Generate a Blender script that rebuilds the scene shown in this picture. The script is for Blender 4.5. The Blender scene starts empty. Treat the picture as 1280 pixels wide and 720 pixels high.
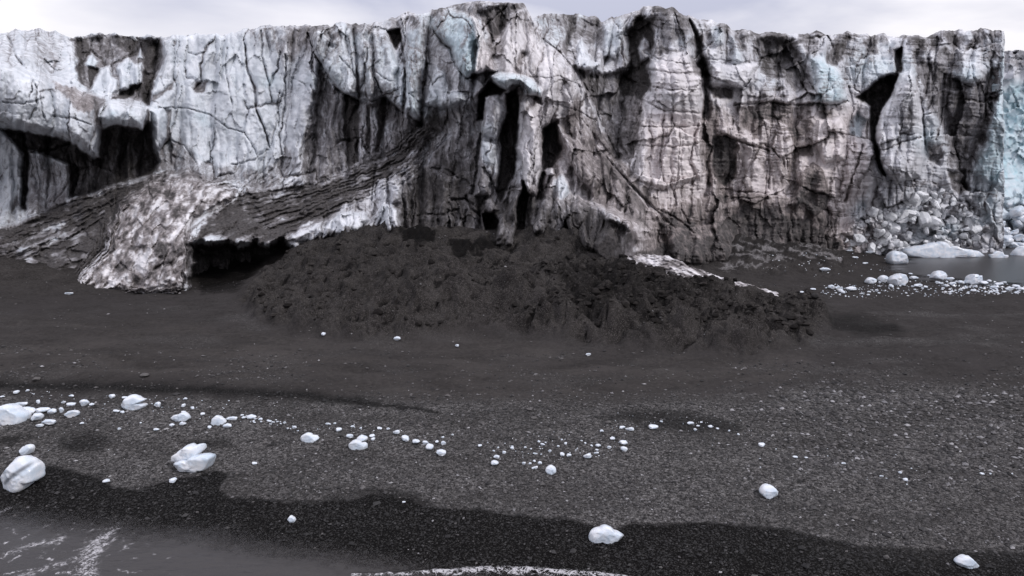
import bpy, math, random
import numpy as np

# ------------------------------------------------------------------ camera, sky, sun, exposure
S = bpy.context.scene
COL = S.collection
F, CX, CY, H, PITCH = 853.0, 640.0, 360.0, 10.0, math.radians(9.3)
cam = bpy.data.cameras.new("camera")
cam.sensor_width = 36.0
cam.lens = 24.0
cam.clip_end = 9000
camo = bpy.data.objects.new("camera", cam)
camo.location = (0, 0, H)
camo.rotation_euler = (math.pi / 2 - PITCH, 0, 0)
COL.objects.link(camo)
S.camera = camo

SUN_EL, SUN_AZ = math.radians(44), math.radians(122)     # azimuth clockwise from +Y: high, behind the camera to the right
w = bpy.data.worlds.new("World")
S.world = w
w.use_nodes = True
nt = w.node_tree
N, L = nt.nodes, nt.links
N.clear()
out = N.new("ShaderNodeOutputWorld")
bg = N.new("ShaderNodeBackground")
sky = N.new("ShaderNodeTexSky")
sky.sky_type = 'NISHITA'
sky.sun_disc = False
sky.sun_elevation = SUN_EL
sky.sun_rotation = SUN_AZ
sky.altitude = 0
bg.inputs['Strength'].default_value = 0.1
tc = N.new("ShaderNodeTexCoord")
mp = N.new("ShaderNodeMapping")
mp.inputs['Scale'].default_value = (1.0, 1.0, 3.2)
mp.inputs['Location'].default_value = (4.3, 0.9, 0.35)
L.new(tc.outputs['Generated'], mp.inputs['Vector'])
nz = N.new("ShaderNodeTexNoise")
nz.inputs['Scale'].default_value = 2.1
nz.inputs['Detail'].default_value = 6
nz.inputs['Roughness'].default_value = 0.48
nz.inputs['Distortion'].default_value = 0.25
L.new(mp.outputs['Vector'], nz.inputs['Vector'])
rp = N.new("ShaderNodeValToRGB")
rp.color_ramp.elements[0].position = 0.42
rp.color_ramp.elements[0].color = (6.1, 6.25, 7.7, 1)
rp.color_ramp.elements[1].position = 0.60
rp.color_ramp.elements[1].color = (11.6, 11.3, 11.7, 1)
L.new(nz.outputs['Fac'], rp.inputs['Fac'])
mx = N.new("ShaderNodeMix")
mx.data_type = 'RGBA'
mx.inputs['Factor'].default_value = 0.93       # closed cloud deck, a little sky colour through it
L.new(sky.outputs['Color'], mx.inputs['A'])
L.new(rp.outputs['Color'], mx.inputs['B'])
sep_ = N.new("ShaderNodeSeparateXYZ")
L.new(tc.outputs['Generated'], sep_.inputs['Vector'])
gr_ = N.new("ShaderNodeMapRange")              # overcast deck: the zenith is brighter than the horizon
gr_.inputs['From Min'].default_value = 0.0
gr_.inputs['From Max'].default_value = 1.0
gr_.inputs['To Min'].default_value = 0.76
gr_.inputs['To Max'].default_value = 1.75
L.new(sep_.outputs['Z'], gr_.inputs['Value'])
ml = N.new("ShaderNodeVectorMath")
ml.operation = 'SCALE'
L.new(mx.outputs['Result'], ml.inputs[0])
L.new(gr_.outputs['Result'], ml.inputs['Scale'])
L.new(ml.outputs['Vector'], bg.inputs['Color'])
L.new(bg.outputs['Background'], out.inputs['Surface'])

sl = bpy.data.lights.new("sun", 'SUN')
sl.energy = 1.5
sl.angle = math.radians(14)
sl.color = (1.0, 0.965, 0.94)
so = bpy.data.objects.new("sun", sl)
dx, dy, dz = math.sin(SUN_AZ) * math.cos(SUN_EL), math.cos(SUN_AZ) * math.cos(SUN_EL), math.sin(SUN_EL)
so.rotation_euler = (math.pi / 2 - SUN_EL, 0, -SUN_AZ + math.pi)
so.rotation_euler = __import__("mathutils").Vector((dx, dy, dz)).to_track_quat('Z', 'Y').to_euler()
so.location = (dx * 80, dy * 80, 80)
COL.objects.link(so)

S.view_settings.view_transform = 'Standard'
S.view_settings.look = 'None'
S.view_settings.exposure = 0.0
S.view_settings.gamma = 1.0
S.view_settings.use_curve_mapping = False

# ------------------------------------------------------------------ numpy helpers
rng = np.random.default_rng(7)
random.seed(7)
_tab = rng.permutation(4096)
_ang = rng.random(4096) * 2 * np.pi
_gx, _gy = np.cos(_ang), np.sin(_ang)
_r1, _r2, _r3, _r4 = (rng.random(4096) for _ in range(4))


def hsh(i, j, seed=0):
    return _tab[(_tab[(i + seed * 131) & 4095] + j * 7 + seed * 17) & 4095]


def perlin(x, y, seed=0):
    xi, yi = np.floor(x).astype(np.int64), np.floor(y).astype(np.int64)
    xf, yf = x - xi, y - yi
    sx, sy = xf * xf * xf * (xf * (xf * 6 - 15) + 10), yf * yf * yf * (yf * (yf * 6 - 15) + 10)

    def g(i, j, a, b):
        h = hsh(i, j, seed)
        return _gx[h] * a + _gy[h] * b
    n0 = g(xi, yi, xf, yf) * (1 - sx) + g(xi + 1, yi, xf - 1, yf) * sx
    n1 = g(xi, yi + 1, xf, yf - 1) * (1 - sx) + g(xi + 1, yi + 1, xf - 1, yf - 1) * sx
    return (n0 * (1 - sy) + n1 * sy) * 1.5


def fbm(x, y, oct=4, seed=0, gain=0.5):
    s, a, t = 0, 1.0, 0
    for o in range(oct):
        s = s + a * perlin(x * 2 ** o + o * 13.7, y * 2 ** o - o * 7.1, seed + o)
        t += a
        a *= gain
    return s / t


def ridged(x, y, oct=4, seed=0, gain=0.5):
    s, a, t = 0, 1.0, 0
    for o in range(oct):
        s = s + a * (1 - 2 * np.abs(perlin(x * 2 ** o + o * 3.3, y * 2 ** o + o * 9.2, seed + o)))
        t += a
        a *= gain
    return s / t


def voronoi(x, y, seed=0):
    """nearest cell: tilt plane value, random id, and F2-F1 edge distance"""
    xi, yi = np.floor(x).astype(np.int64), np.floor(y).astype(np.int64)
    f1 = np.full(x.shape, 9.0)
    f2 = np.full(x.shape, 9.0)
    tilt = np.zeros(x.shape)
    rid = np.zeros(x.shape)
    for a in (-1, 0, 1):
        for b in (-1, 0, 1):
            h = hsh(xi + a, yi + b, seed)
            ddx, ddy = xi + a + 0.1 + 0.8 * _r1[h] - x, yi + b + 0.1 + 0.8 * _r2[h] - y
            d = np.sqrt(ddx * ddx + ddy * ddy)
            m = d < f1
            f2 = np.where(m, f1, np.minimum(f2, d))
            tilt = np.where(m, (_r3[h] - 0.5) * 2 * ddx + (_r4[h] - 0.5) * 2 * ddy, tilt)
            rid = np.where(m, _r3[(h * 5 + 3) & 4095], rid)
            f1 = np.where(m, d, f1)
    return tilt, rid, f2 - f1


def sstep(a, b, x):
    t = np.clip((x - a) / (b - a), 0, 1)
    return t * t * (3 - 2 * t)


def poly_mask(U, V, pts, soft):
    """1 inside, 0 outside, soft edge of width 'soft' px"""
    P = np.array(pts, float)
    m = np.zeros(U.shape)
    sel = np.nonzero((U > P[:, 0].min() - soft) & (U < P[:, 0].max() + soft) & (V > P[:, 1].min() - soft) & (V < P[:, 1].max() + soft))[0]
    if len(sel) == 0:
        return m
    u, v = U[sel], V[sel]
    d = np.full(u.shape, 1e9)
    ins = np.zeros(u.shape, bool)
    for k in range(len(P)):
        a, b = P[k], P[(k + 1) % len(P)]
        e = b - a
        t = np.clip(((u - a[0]) * e[0] + (v - a[1]) * e[1]) / (e @ e + 1e-9), 0, 1)
        d = np.minimum(d, np.hypot(u - a[0] - t * e[0], v - a[1] - t * e[1]))
        c = (a[1] > v) != (b[1] > v)
        ins ^= c & (u < (b[0] - a[0]) * (v - a[1]) / (b[1] - a[1] + 1e-12) + a[0])
    sd = np.where(ins, d, -d)
    m[sel] = sstep(-soft, soft, sd)
    return m


def poly_dome(U, V, pts, r):
    """rounded swelling: 0 at the outline, 1 deeper than r px inside"""
    P = np.array(pts, float)
    m = np.zeros(U.shape)
    sel = np.nonzero((U > P[:, 0].min()) & (U < P[:, 0].max()) & (V > P[:, 1].min()) & (V < P[:, 1].max()))[0]
    if len(sel) == 0:
        return m
    u, v = U[sel], V[sel]
    d = np.full(u.shape, 1e9)
    ins = np.zeros(u.shape, bool)
    for k in range(len(P)):
        a, b = P[k], P[(k + 1) % len(P)]
        e = b - a
        t = np.clip(((u - a[0]) * e[0] + (v - a[1]) * e[1]) / (e @ e + 1e-9), 0, 1)
        d = np.minimum(d, np.hypot(u - a[0] - t * e[0], v - a[1] - t * e[1]))
        c = (a[1] > v) != (b[1] > v)
        ins ^= c & (u < (b[0] - a[0]) * (v - a[1]) / (b[1] - a[1] + 1e-12) + a[0])
    q = 1 - np.clip(d / r, 0, 1)
    m[sel] = np.where(ins, np.sqrt(np.maximum(1 - q * q, 0)), 0)
    return m


def line_mask(U, V, pts, wid):
    """gaussian falloff around a polyline; wid is one width or one per point"""
    P = np.array(pts, float)
    W = np.full(len(P), float(wid)) if np.isscalar(wid) else np.array(wid, float)
    R = W.max() * 3
    m = np.zeros(U.shape)
    sel = np.nonzero((U > P[:, 0].min() - R) & (U < P[:, 0].max() + R) & (V > P[:, 1].min() - R) & (V < P[:, 1].max() + R))[0]
    if len(sel) == 0:
        return m
    u, v = U[sel], V[sel]
    best = np.zeros(u.shape)
    for k in range(len(P) - 1):
        a, b = P[k], P[k + 1]
        e = b - a
        t = np.clip(((u - a[0]) * e[0] + (v - a[1]) * e[1]) / (e @ e + 1e-9), 0, 1)
        dd = np.hypot(u - a[0] - t * e[0], v - a[1] - t * e[1])
        ww = W[k] * (1 - t) + W[k + 1] * t
        best = np.maximum(best, np.exp(-(dd / np.maximum(ww, 0.02)) ** 2))
    m[sel] = best
    return m


def tps(P, val, Q, smooth=0.0):
    """thin plate spline through scattered points"""
    P, val = np.array(P, float), np.array(val, float)
    sc = 100.0
    P = P / sc
    n = len(P)

    def k(d2):
        return np.where(d2 > 0, d2 * np.log(d2 + 1e-12) * 0.5, 0)
    d2 = ((P[:, None] - P[None]) ** 2).sum(-1)
    A = np.zeros((n + 3, n + 3))
    A[:n, :n] = k(d2) + smooth * np.eye(n)
    A[:n, n] = 1
    A[:n, n + 1:] = P
    A[n, :n] = 1
    A[n + 1:, :n] = P.T
    w_ = np.linalg.solve(A, np.concatenate([val, np.zeros(3)]))
    Q = [q / sc for q in Q]
    r = w_[n] + w_[n + 1] * Q[0] + w_[n + 2] * Q[1]
    for i in range(n):
        r = r + w_[i] * k((Q[0] - P[i, 0]) ** 2 + (Q[1] - P[i, 1]) ** 2)
    return r


CP, SP = math.cos(PITCH), math.sin(PITCH)


def place(u, v, Y):
    """world point at distance Y (along +Y) seen in the photograph at pixel u, v"""
    b = (CY - v) / F
    yy = CP + b * SP
    k = Y / yy
    return (u - CX) / F * k, Y + 0 * k, H + (-SP + b * CP) * k


def pix(x, y, z):
    dz = z - H
    dep = y * CP - dz * SP
    up = y * SP + dz * CP
    dep = np.maximum(dep, 0.05)
    return CX + F * x / dep, CY - F * up / dep


def y_of(v, z):
    """distance of height z on the photograph's row v"""
    return (H - z) / math.tan(PITCH + math.atan((v - CY) / F))


def grid_faces(nr, nc):
    i = np.arange(nr - 1)[:, None] * nc + np.arange(nc - 1)[None]
    return np.stack([i, i + 1, i + nc + 1, i + nc], -1).reshape(-1, 4)


def mesh_np(name, co, quads=None, tris=None, attrs=None, smooth=True):
    me = bpy.data.meshes.new(name)
    nq = 0 if quads is None else len(quads)
    nt_ = 0 if tris is None else len(tris)
    idx = []
    if nq:
        idx.append(np.asarray(quads).ravel())
    if nt_:
        idx.append(np.asarray(tris).ravel())
    idx = np.concatenate(idx).astype(np.int32)
    tot = np.concatenate([np.full(nq, 4), np.full(nt_, 3)]).astype(np.int32)
    st = np.concatenate([[0], np.cumsum(tot)[:-1]]).astype(np.int32)
    me.vertices.add(len(co))
    me.vertices.foreach_set("co", np.asarray(co, np.float32).ravel())
    me.loops.add(len(idx))
    me.loops.foreach_set("vertex_index", idx)
    me.polygons.add(len(tot))
    me.polygons.foreach_set("loop_start", st)
    me.polygons.foreach_set("use_smooth", np.full(len(tot), smooth))
    me.update(calc_edges=True)
    for k, a in (attrs or {}).items():
        at = me.attributes.new(k, 'FLOAT', 'POINT')
        at.data.foreach_set("value", np.asarray(a, np.float32))
    return me


def link(name, me, mat, parent=None):
    o = bpy.data.objects.new(name, me)
    if mat and not me.materials:
        me.materials.append(mat)
    COL.objects.link(o)
    if parent:
        o.parent = parent
    return o


def tag(o, label=None, cat=None, group=None, kind=None):
    if label:
        o["label"] = label
    if cat:
        o["category"] = cat
    if group:
        o["group"] = group
    if kind:
        o["kind"] = kind
    return o


# ------------------------------------------------------------------ materials
class Mat:
    def __init__(s, name):
        s.m = bpy.data.materials.new(name)
        s.m.use_nodes = True
        s.n, s.l = s.m.node_tree.nodes, s.m.node_tree.links
        s.b = s.n['Principled BSDF']
        s.tc = s.n.new("ShaderNodeTexCoord")

    def attr(s, k):
        a = s.n.new("ShaderNodeAttribute")
        a.attribute_name = k
        return a.outputs['Fac']

    def noise(s, scale, detail=4, rough=0.55, stretch=None, dist=0.0):
        n = s.n.new("ShaderNodeTexNoise")
        n.inputs['Scale'].default_value = scale
        n.inputs['Detail'].default_value = detail
        n.inputs['Roughness'].default_value = rough
        n.inputs['Distortion'].default_value = dist
        v = s.tc.outputs['Object']
        if stretch:
            m = s.n.new("ShaderNodeMapping")
            m.inputs['Scale'].default_value = stretch
            s.l.new(v, m.inputs['Vector'])
            v = m.outputs['Vector']
        s.l.new(v, n.inputs['Vector'])
        return n.outputs['Fac']

    def voro(s, scale, feat='F1', out='Distance'):
        n = s.n.new("ShaderNodeTexVoronoi")
        n.feature = feat
        n.inputs['Scale'].default_value = scale
        s.l.new(s.tc.outputs['Object'], n.inputs['Vector'])
        return n.outputs[out]

    def put(s, sock, v):
        if isinstance(v, (int, float)):
            sock.default_value = v
        elif isinstance(v, tuple):
            sock.default_value = v
        else:
            s.l.new(v, sock)

    def math(s, op, a, b=None, c=None, clamp=False):
        n = s.n.new("ShaderNodeMath")
        n.operation = op
        n.use_clamp = clamp
        for i, x in enumerate((a, b, c)):
            if x is not None:
                s.put(n.inputs[i], x)
        return n.outputs[0]

    def ramp(s, f, a, b, lo=0.0, hi=1.0):
        n = s.n.new("ShaderNodeMapRange")
        n.interpolation_type = 'SMOOTHSTEP'
        s.put(n.inputs['Value'], f)
        n.inputs['From Min'].default_value = a
        n.inputs['From Max'].default_value = b
        n.inputs['To Min'].default_value = lo
        n.inputs['To Max'].default_value = hi
        return n.outputs['Result']

    def mix(s, f, a, b):
        n = s.n.new("ShaderNodeMix")
        n.data_type = 'RGBA'
        s.put(n.inputs['Factor'], f)
        for k, x in (('A', a), ('B', b)):
            if isinstance(x, tuple) and len(x) == 3:
                x = x + (1,)
            s.put(n.inputs[k], x)
        return n.outputs['Result']

    def bump(s, h, strength, dist):
        n = s.n.new("ShaderNodeBump")
        n.inputs['Strength'].default_value = strength
        n.inputs['Distance'].default_value = dist
        s.l.new(h, n.inputs['Height'])
        s.l.new(n.outputs['Normal'], s.b.inputs['Normal'])

    def done(s, col, rough, spec=0.5):
        s.put(s.b.inputs['Base Color'], col if not (isinstance(col, tuple) and len(col) == 3) else col + (1,))
        s.put(s.b.inputs['Roughness'], rough)
        s.put(s.b.inputs['Specular IOR Level'], spec)
        return s.m


def mat_glacier():
    M = Mat("glacier_ice")
    d, bl, wm = M.attr("dirt"), M.attr("blue"), M.attr("warm")  # dirt also carries the shade painted into hollows and clefts
    n1 = M.noise(1.5, 6, 0.62, (1, 1, 0.5))
    n2 = M.noise(5.0, 4, 0.6)
    n3 = M.noise(0.55, 5, 0.6, (1, 1, 0.4))
    clean = M.mix(M.ramp(n3, 0.3, 0.7), (0.47, 0.48, 0.515), (0.68, 0.68, 0.71))
    clean = M.mix(M.math('MULTIPLY', bl, M.ramp(n1, 0.3, 0.7, 0.5, 1.0)), clean, (0.40, 0.585, 0.645))
    clean = M.mix(wm, clean, M.mix(M.ramp(n3, 0.3, 0.7), (0.57, 0.51, 0.505), (0.78, 0.71, 0.70)))
    # dirt broken up by fine noise
    k = M.math('ADD', d, M.math('MULTIPLY', M.math('SUBTRACT', n1, 0.5), M.math('MULTIPLY', M.ramp(d, 0.0, 0.35), 1.1)))
    k = M.math('ADD', k, M.math('MULTIPLY', M.math('SUBTRACT', n2, 0.5), M.math('MULTIPLY', M.ramp(d, 0.05, 0.4), 0.5)))
    k = M.math('ADD', k, 0.0, clamp=True)
    grime_shade = M.mix(M.ramp(n2, 0.35, 0.65), (0.028, 0.025, 0.025), (0.078, 0.071, 0.07))  # real grime, and the painted shade colour of the recesses
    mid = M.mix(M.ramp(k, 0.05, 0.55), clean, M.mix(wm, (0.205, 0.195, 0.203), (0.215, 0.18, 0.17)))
    col = M.mix(M.ramp(k, 0.44, 0.88), mid, grime_shade)
    h = M.math('ADD', M.math('MULTIPLY', n1, 1.0), M.math('MULTIPLY', n2, 0.25))
    M.bump(h, 0.35, 0.14)
    return M.done(col, M.ramp(k, 0, 1, 0.55, 0.85), 0.25)


def mat_ice():
    M = Mat("stranded_ice")
    n1 = M.noise(2.2, 6, 0.6)
    n2 = M.noise(9.0, 5, 0.6)
    col = M.mix(M.ramp(n1, 0.3, 0.72), (0.71, 0.715, 0.74), (0.47, 0.545, 0.63))
    col = M.mix(M.ramp(M.attr("dirt"), 0, 1), col, (0.16, 0.17, 0.19))
    M.bump(M.math('ADD', n1, M.math('MULTIPLY', n2, 0.4)), 0.3, 0.06)
    M.b.inputs['Subsurface Weight'].default_value = 0.12
    M.b.inputs['Subsurface Radius'].default_value = (0.25, 0.3, 0.35)
    return M.done(col, M.ramp(n2, 0.35, 0.65, 0.14, 0.5), 0.5)


def mat_rubble_ice():
    M = Mat("rubble_ice")
    n1 = M.noise(1.4, 7, 0.65)
    n2 = M.noise(6.0, 5, 0.65)
    oi = M.n.new("ShaderNodeObjectInfo")
    base = M.mix(oi.outputs['Random'], (0.54, 0.55, 0.57), (0.84, 0.85, 0.87))
    k = M.math('ADD', M.math('MULTIPLY', n1, 0.7), M.math('MULTIPLY', n2, 0.35))
    col = M.mix(M.ramp(k, 0.57, 0.82), base, (0.085, 0.083, 0.088))
    M.bump(k, 0.6, 0.14)
    return M.done(col, 0.6, 0.25)


def mat_ground():
    M = Mat("black_beach")
    wet, grav, silt, ice = M.attr("wet"), M.attr("gravel"), M.attr("silt"), M.attr("ice")
    mnd, moist_shade = M.attr("earth"), M.attr("moist_shade")
    v1 = M.voro(13.0, 'F1', 'Color')
    sep = M.n.new("ShaderNodeSeparateColor")
    M.l.new(v1, sep.inputs['Color'])
    d1 = M.voro(13.0)
    v2 = M.voro(31.0, 'F1', 'Color')
    sep2 = M.n.new("ShaderNodeSeparateColor")
    M.l.new(v2, sep2.inputs['Color'])
    n1 = M.noise(0.5, 6, 0.6)
    n2 = M.noise(5.0, 6, 0.7)
    n3 = M.noise(22.0, 3, 0.6)
    t = M.math('ADD', M.math('MULTIPLY', M.math('POWER', sep.outputs['Red'], 2.2), 0.8), M.math('MULTIPLY', M.math('POWER', sep2.outputs['Red'], 3.0), 0.8))
    stone = M.mix(M.math('MULTIPLY', t, 0.62, clamp=True), (0.014, 0.0132, 0.013), (0.24, 0.23, 0.227))
    nb = M.noise(0.4, 5, 0.6, (0.45, 1.2, 1))
    stone = M.mix(M.ramp(nb, 0.4, 0.68), stone, M.mix(0.62, stone, (0.018, 0.0168, 0.0162)))
    earth = M.mix(M.ramp(n2, 0.25, 0.75), (0.018, 0.0163, 0.0159), (0.042, 0.0382, 0.0372))
    earth = M.mix(M.ramp(n1, 0.35, 0.7), earth, (0.037, 0.0335, 0.033))
    g = M.math('MULTIPLY', grav, M.ramp(n3, 0.25, 0.55, 0.55, 1.0), clamp=True)
    col = M.mix(g, earth, stone)
    col = M.mix(silt, col, M.mix(M.ramp(M.math('ADD', M.math('MULTIPLY', n2, 0.35), M.math('MULTIPLY', M.noise(0.28, 6, 0.65, (0.5, 1.3, 1), 0.6), 0.65)), 0.38, 0.62), (0.026, 0.0235, 0.0225), (0.053, 0.0478, 0.0455)))
    e2 = M.mix(M.ramp(M.math('ADD', M.math('MULTIPLY', n2, 0.45), M.math('MULTIPLY', M.noise(0.9, 6, 0.65, (1, 0.5, 1)), 0.55)), 0.38, 0.62), (0.0125, 0.0111, 0.0105), (0.036, 0.0325, 0.0308))
    e2 = M.mix(M.math('MULTIPLY', M.math('POWER', sep2.outputs['Red'], 8.0), 0.7), e2, (0.13, 0.12, 0.115))
    col = M.mix(mnd, col, e2)
    col = M.mix(M.ramp(M.math('ADD', moist_shade, M.math('MULTIPLY', M.math('SUBTRACT', n2, 0.5), 1.0)), 0.3, 0.65), col, (0.0075, 0.0068, 0.0066))
    wetc = M.mix(M.math('MULTIPLY', M.math('POWER', sep2.outputs['Green'], 6.0), 0.8, clamp=True), (0.0030, 0.0027, 0.0026), (0.05, 0.048, 0.047))
    col = M.mix(wet, col, wetc)
    col = M.mix(M.ramp(M.math('ADD', ice, M.math('MULTIPLY', M.math('SUBTRACT', n2, 0.5), 1.1)), 0.2, 0.95), col, M.mix(M.ramp(n3, 0.3, 0.7), (0.07, 0.065, 0.065), (0.33, 0.315, 0.32)))
    h = M.math('ADD', M.math('MULTIPLY', d1, -0.35), M.math('MULTIPLY', n2, 0.6))
    h = M.math('ADD', h, M.math('MULTIPLY', n3, 0.3))
    M.bump(h, 0.7, 0.09)
    return M.done(col, M.ramp(wet, 0, 1, 0.9, 0.75), 0.05)


def mat_pebble():
    M = Mat("pebbles")
    t = M.attr("tone")
    r = M.n.new("ShaderNodeValToRGB")
    e = r.color_ramp.elements
    e[0].position, e[0].color = 0.0, (0.018, 0.0175, 0.018, 1)
    e[1].position, e[1].color = 1.0, (0.36, 0.35, 0.36, 1)
    for p, c in ((0.45, (0.062, 0.0595, 0.06, 1)), (0.7, (0.12, 0.112, 0.11, 1)), (0.86, (0.165, 0.16, 0.165, 1))):
        x = e.new(p)
        x.color = c
    M.l.new(t, r.inputs['Fac'])
    col = M.mix(M.ramp(M.noise(30, 3), 0.3, 0.7, 0, 0.45), r.outputs['Color'], (0.03, 0.029, 0.029))
    return M.done(col, 0.75, 0.2)


def mat_water(turbid, rough, amp, scale, stretch):
    M = Mat("sea_water")
    n1 = M.noise(scale, 5, 0.55, stretch)
    dep, foam = M.attr("depth"), M.attr("foam")
    nf = M.noise(6.0, 5, 0.65)
    nl = M.math('ABSOLUTE', M.math('SUBTRACT', M.noise(2.6, 5, 0.6, None, 1.0), 0.5))
    nl2 = M.math('ABSOLUTE', M.math('SUBTRACT', M.noise(7.0, 4, 0.6, None, 0.8), 0.5))
    lace = M.math('MAXIMUM', M.ramp(nl, 0.0, 0.05, 1.0, 0.0), M.math('MULTIPLY', M.ramp(nl2, 0.0, 0.06, 1.0, 0.0), 0.75))
    fm = M.math('MULTIPLY', foam, M.math('ADD', M.math('MULTIPLY', lace, 0.75), M.ramp(nf, 0.42, 0.68, 0.0, 0.55)))
    fm = M.ramp(fm, 0.16, 1.0, 0.0, 0.9)
    col = M.mix(fm, turbid, (0.50, 0.49, 0.51))
    M.bump(n1, amp, 0.05)
    m = M.done(col, M.math('ADD', M.math('MULTIPLY', fm, 0.6), rough), 0.28)
    al = M.ramp(M.math('ADD', dep, M.math('MULTIPLY', M.math('SUBTRACT', M.noise(3.0, 7, 0.75), 0.5), 0.22)), 0.0, 0.26)
    M.put(M.b.inputs['Alpha'], M.math('MAXIMUM', al, fm))
    return m


M_GL, M_ICE, M_RUB, M_GR, M_PEB = mat_glacier(), mat_ice(), mat_rubble_ice(), mat_ground(), mat_pebble()
M_SEA = mat_water((0.027, 0.0238, 0.0235), 0.30, 0.6, 2.0, (1, 2.2, 1))

# ------------------------------------------------------------------ terrain
WL = [(-400, 620), (-100, 622), (0, 628), (60, 628), (130, 640), (220, 648), (320, 662), (400, 672), (480, 684), (550, 700), (600, 711), (760, 722), (1000, 738), (1300, 760), (1700, 780)]
gp = []                                   # (u, v, z)
for (u, v) in WL:
    gp.append((u, v, 0.0))
    gp.append((u, v + 60, -0.28))
for u in (-400, 0, 320, 640, 960, 1280, 1700):
    gp += [(u, 560, 0.36 + 0.05 * (u > 500)), (u, 480, 0.82)]
gp += [(u, 432, 1.0) for u in (-400, -100, 100, 250)]
gp += [(370, 411, 0.95), (470, 424, 0.95), (540, 418, 1.0), (600, 405, 1.35), (680, 418, 1.0), (760, 428, 0.9), (900, 438, 0.9), (1000, 428, 0.85), (1040, 404, 0.85),
       (1150, 430, 0.85), (1280, 430, 0.8), (1700, 430, 0.7)]
gp += [(0, 385, 1.2), (150, 390, 1.05), (280, 388, 1.05), (1150, 388, 0.55), (1280, 388, 0.4), (1080, 375, 0.6)]
gp += [(1700, 366, 0.05), (1280, 363, 0.06), (1180, 359, 0.05), (1120, 348, 0.05), (1090, 332, 0.1), (1060, 326, 0.5)]
gp += [(1200, 340, -0.5), (1300, 332, -0.7), (1160, 324, -0.5), (1700, 340, -0.8), (1600, 312, -1.2), (1250, 312, -1.2)]
gp += [(0, 338, 2.5), (-200, 335, 2.7), (-400, 335, 2.7), (50, 343, 2.1), (75, 356, 1.5), (95, 367, 1.15), (170, 372, 1.0), (235, 367, 1.0), (290, 362, 1.1), (310, 345, 1.1)]
gp += [(350, 330, 2.4), (385, 311, 3.7), (420, 298, 4.6), (460, 293, 4.95), (500, 289, 5.2), (550, 294, 5.0), (600, 305, 4.4), (640, 313, 3.95), (680, 289, 5.4), (720, 300, 4.9),
       (770, 327, 3.35), (830, 344, 2.5), (900, 358, 1.75), (960, 369, 1.15), (1015, 380, 1.05)]
gp += [(480, 350, 3.0), (400, 355, 2.4), (560, 350, 3.2), (620, 356, 2.4), (645, 330, 3.3), (700, 350, 3.5), (800, 372, 2.4), (900, 398, 1.7), (330, 370, 1.3), (960, 400, 1.2)]
gp += [(900, 336, 1.2), (1000, 346, 0.6), (950, 304, 2.9), (1000, 304, 2.4), (1040, 315, 1.3), (920, 292, 3.4), (860, 322, 1.8), (980, 320, 1.7)]
gx_, gy_, gz_ = [], [], []
for (u, v, z) in gp:
    Y = y_of(v, z)
    b = (CY - v) / F
    gx_.append((u - CX) / F * Y / (CP + b * SP))
    gy_.append(Y)
    gz_.append(z)
for (x, y, z) in [(-150, 120, 0), (0, 120, 0), (60, 140, -2), (150, 120, -2), (-150, 10, -.5), (150, 10, -.5), (0, 8, -0.6), (-60, 8, -1), (60, 8, -.4), (-20, 70, 5), (0, 72, 5),
                  (-40, 75, 4), (20, 75, 4), (-150, 60, 3), (150, 60, 0.2), (0, 66, 5.2), (-10, 64, 5.0)]:
    gx_.append(x)
    gy_.append(y)
    gz_.append(z)
GP = np.stack([gx_, gy_], 1)


def ground_base(x, y):
    return tps(GP, gz_, (x, y), 0.0004)


MOUND = [(300, 372), (345, 325), (385, 306), (420, 294), (500, 284), (600, 292), (640, 298), (680, 284), (725, 296), (770, 318), (830, 334), (900, 349), (965, 362), (1020, 376), (1036, 402), (1005, 430),
         (930, 440), (760, 430), (690, 420), (600, 406), (540, 420), (470, 426), (370, 412), (320, 395)]
CLODS = [(690, 330), (740, 328), (800, 338), (860, 350), (920, 362), (1010, 378), (1025, 405), (990, 428), (900, 440), (780, 430), (730, 425), (690, 395), (675, 360)]


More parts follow.
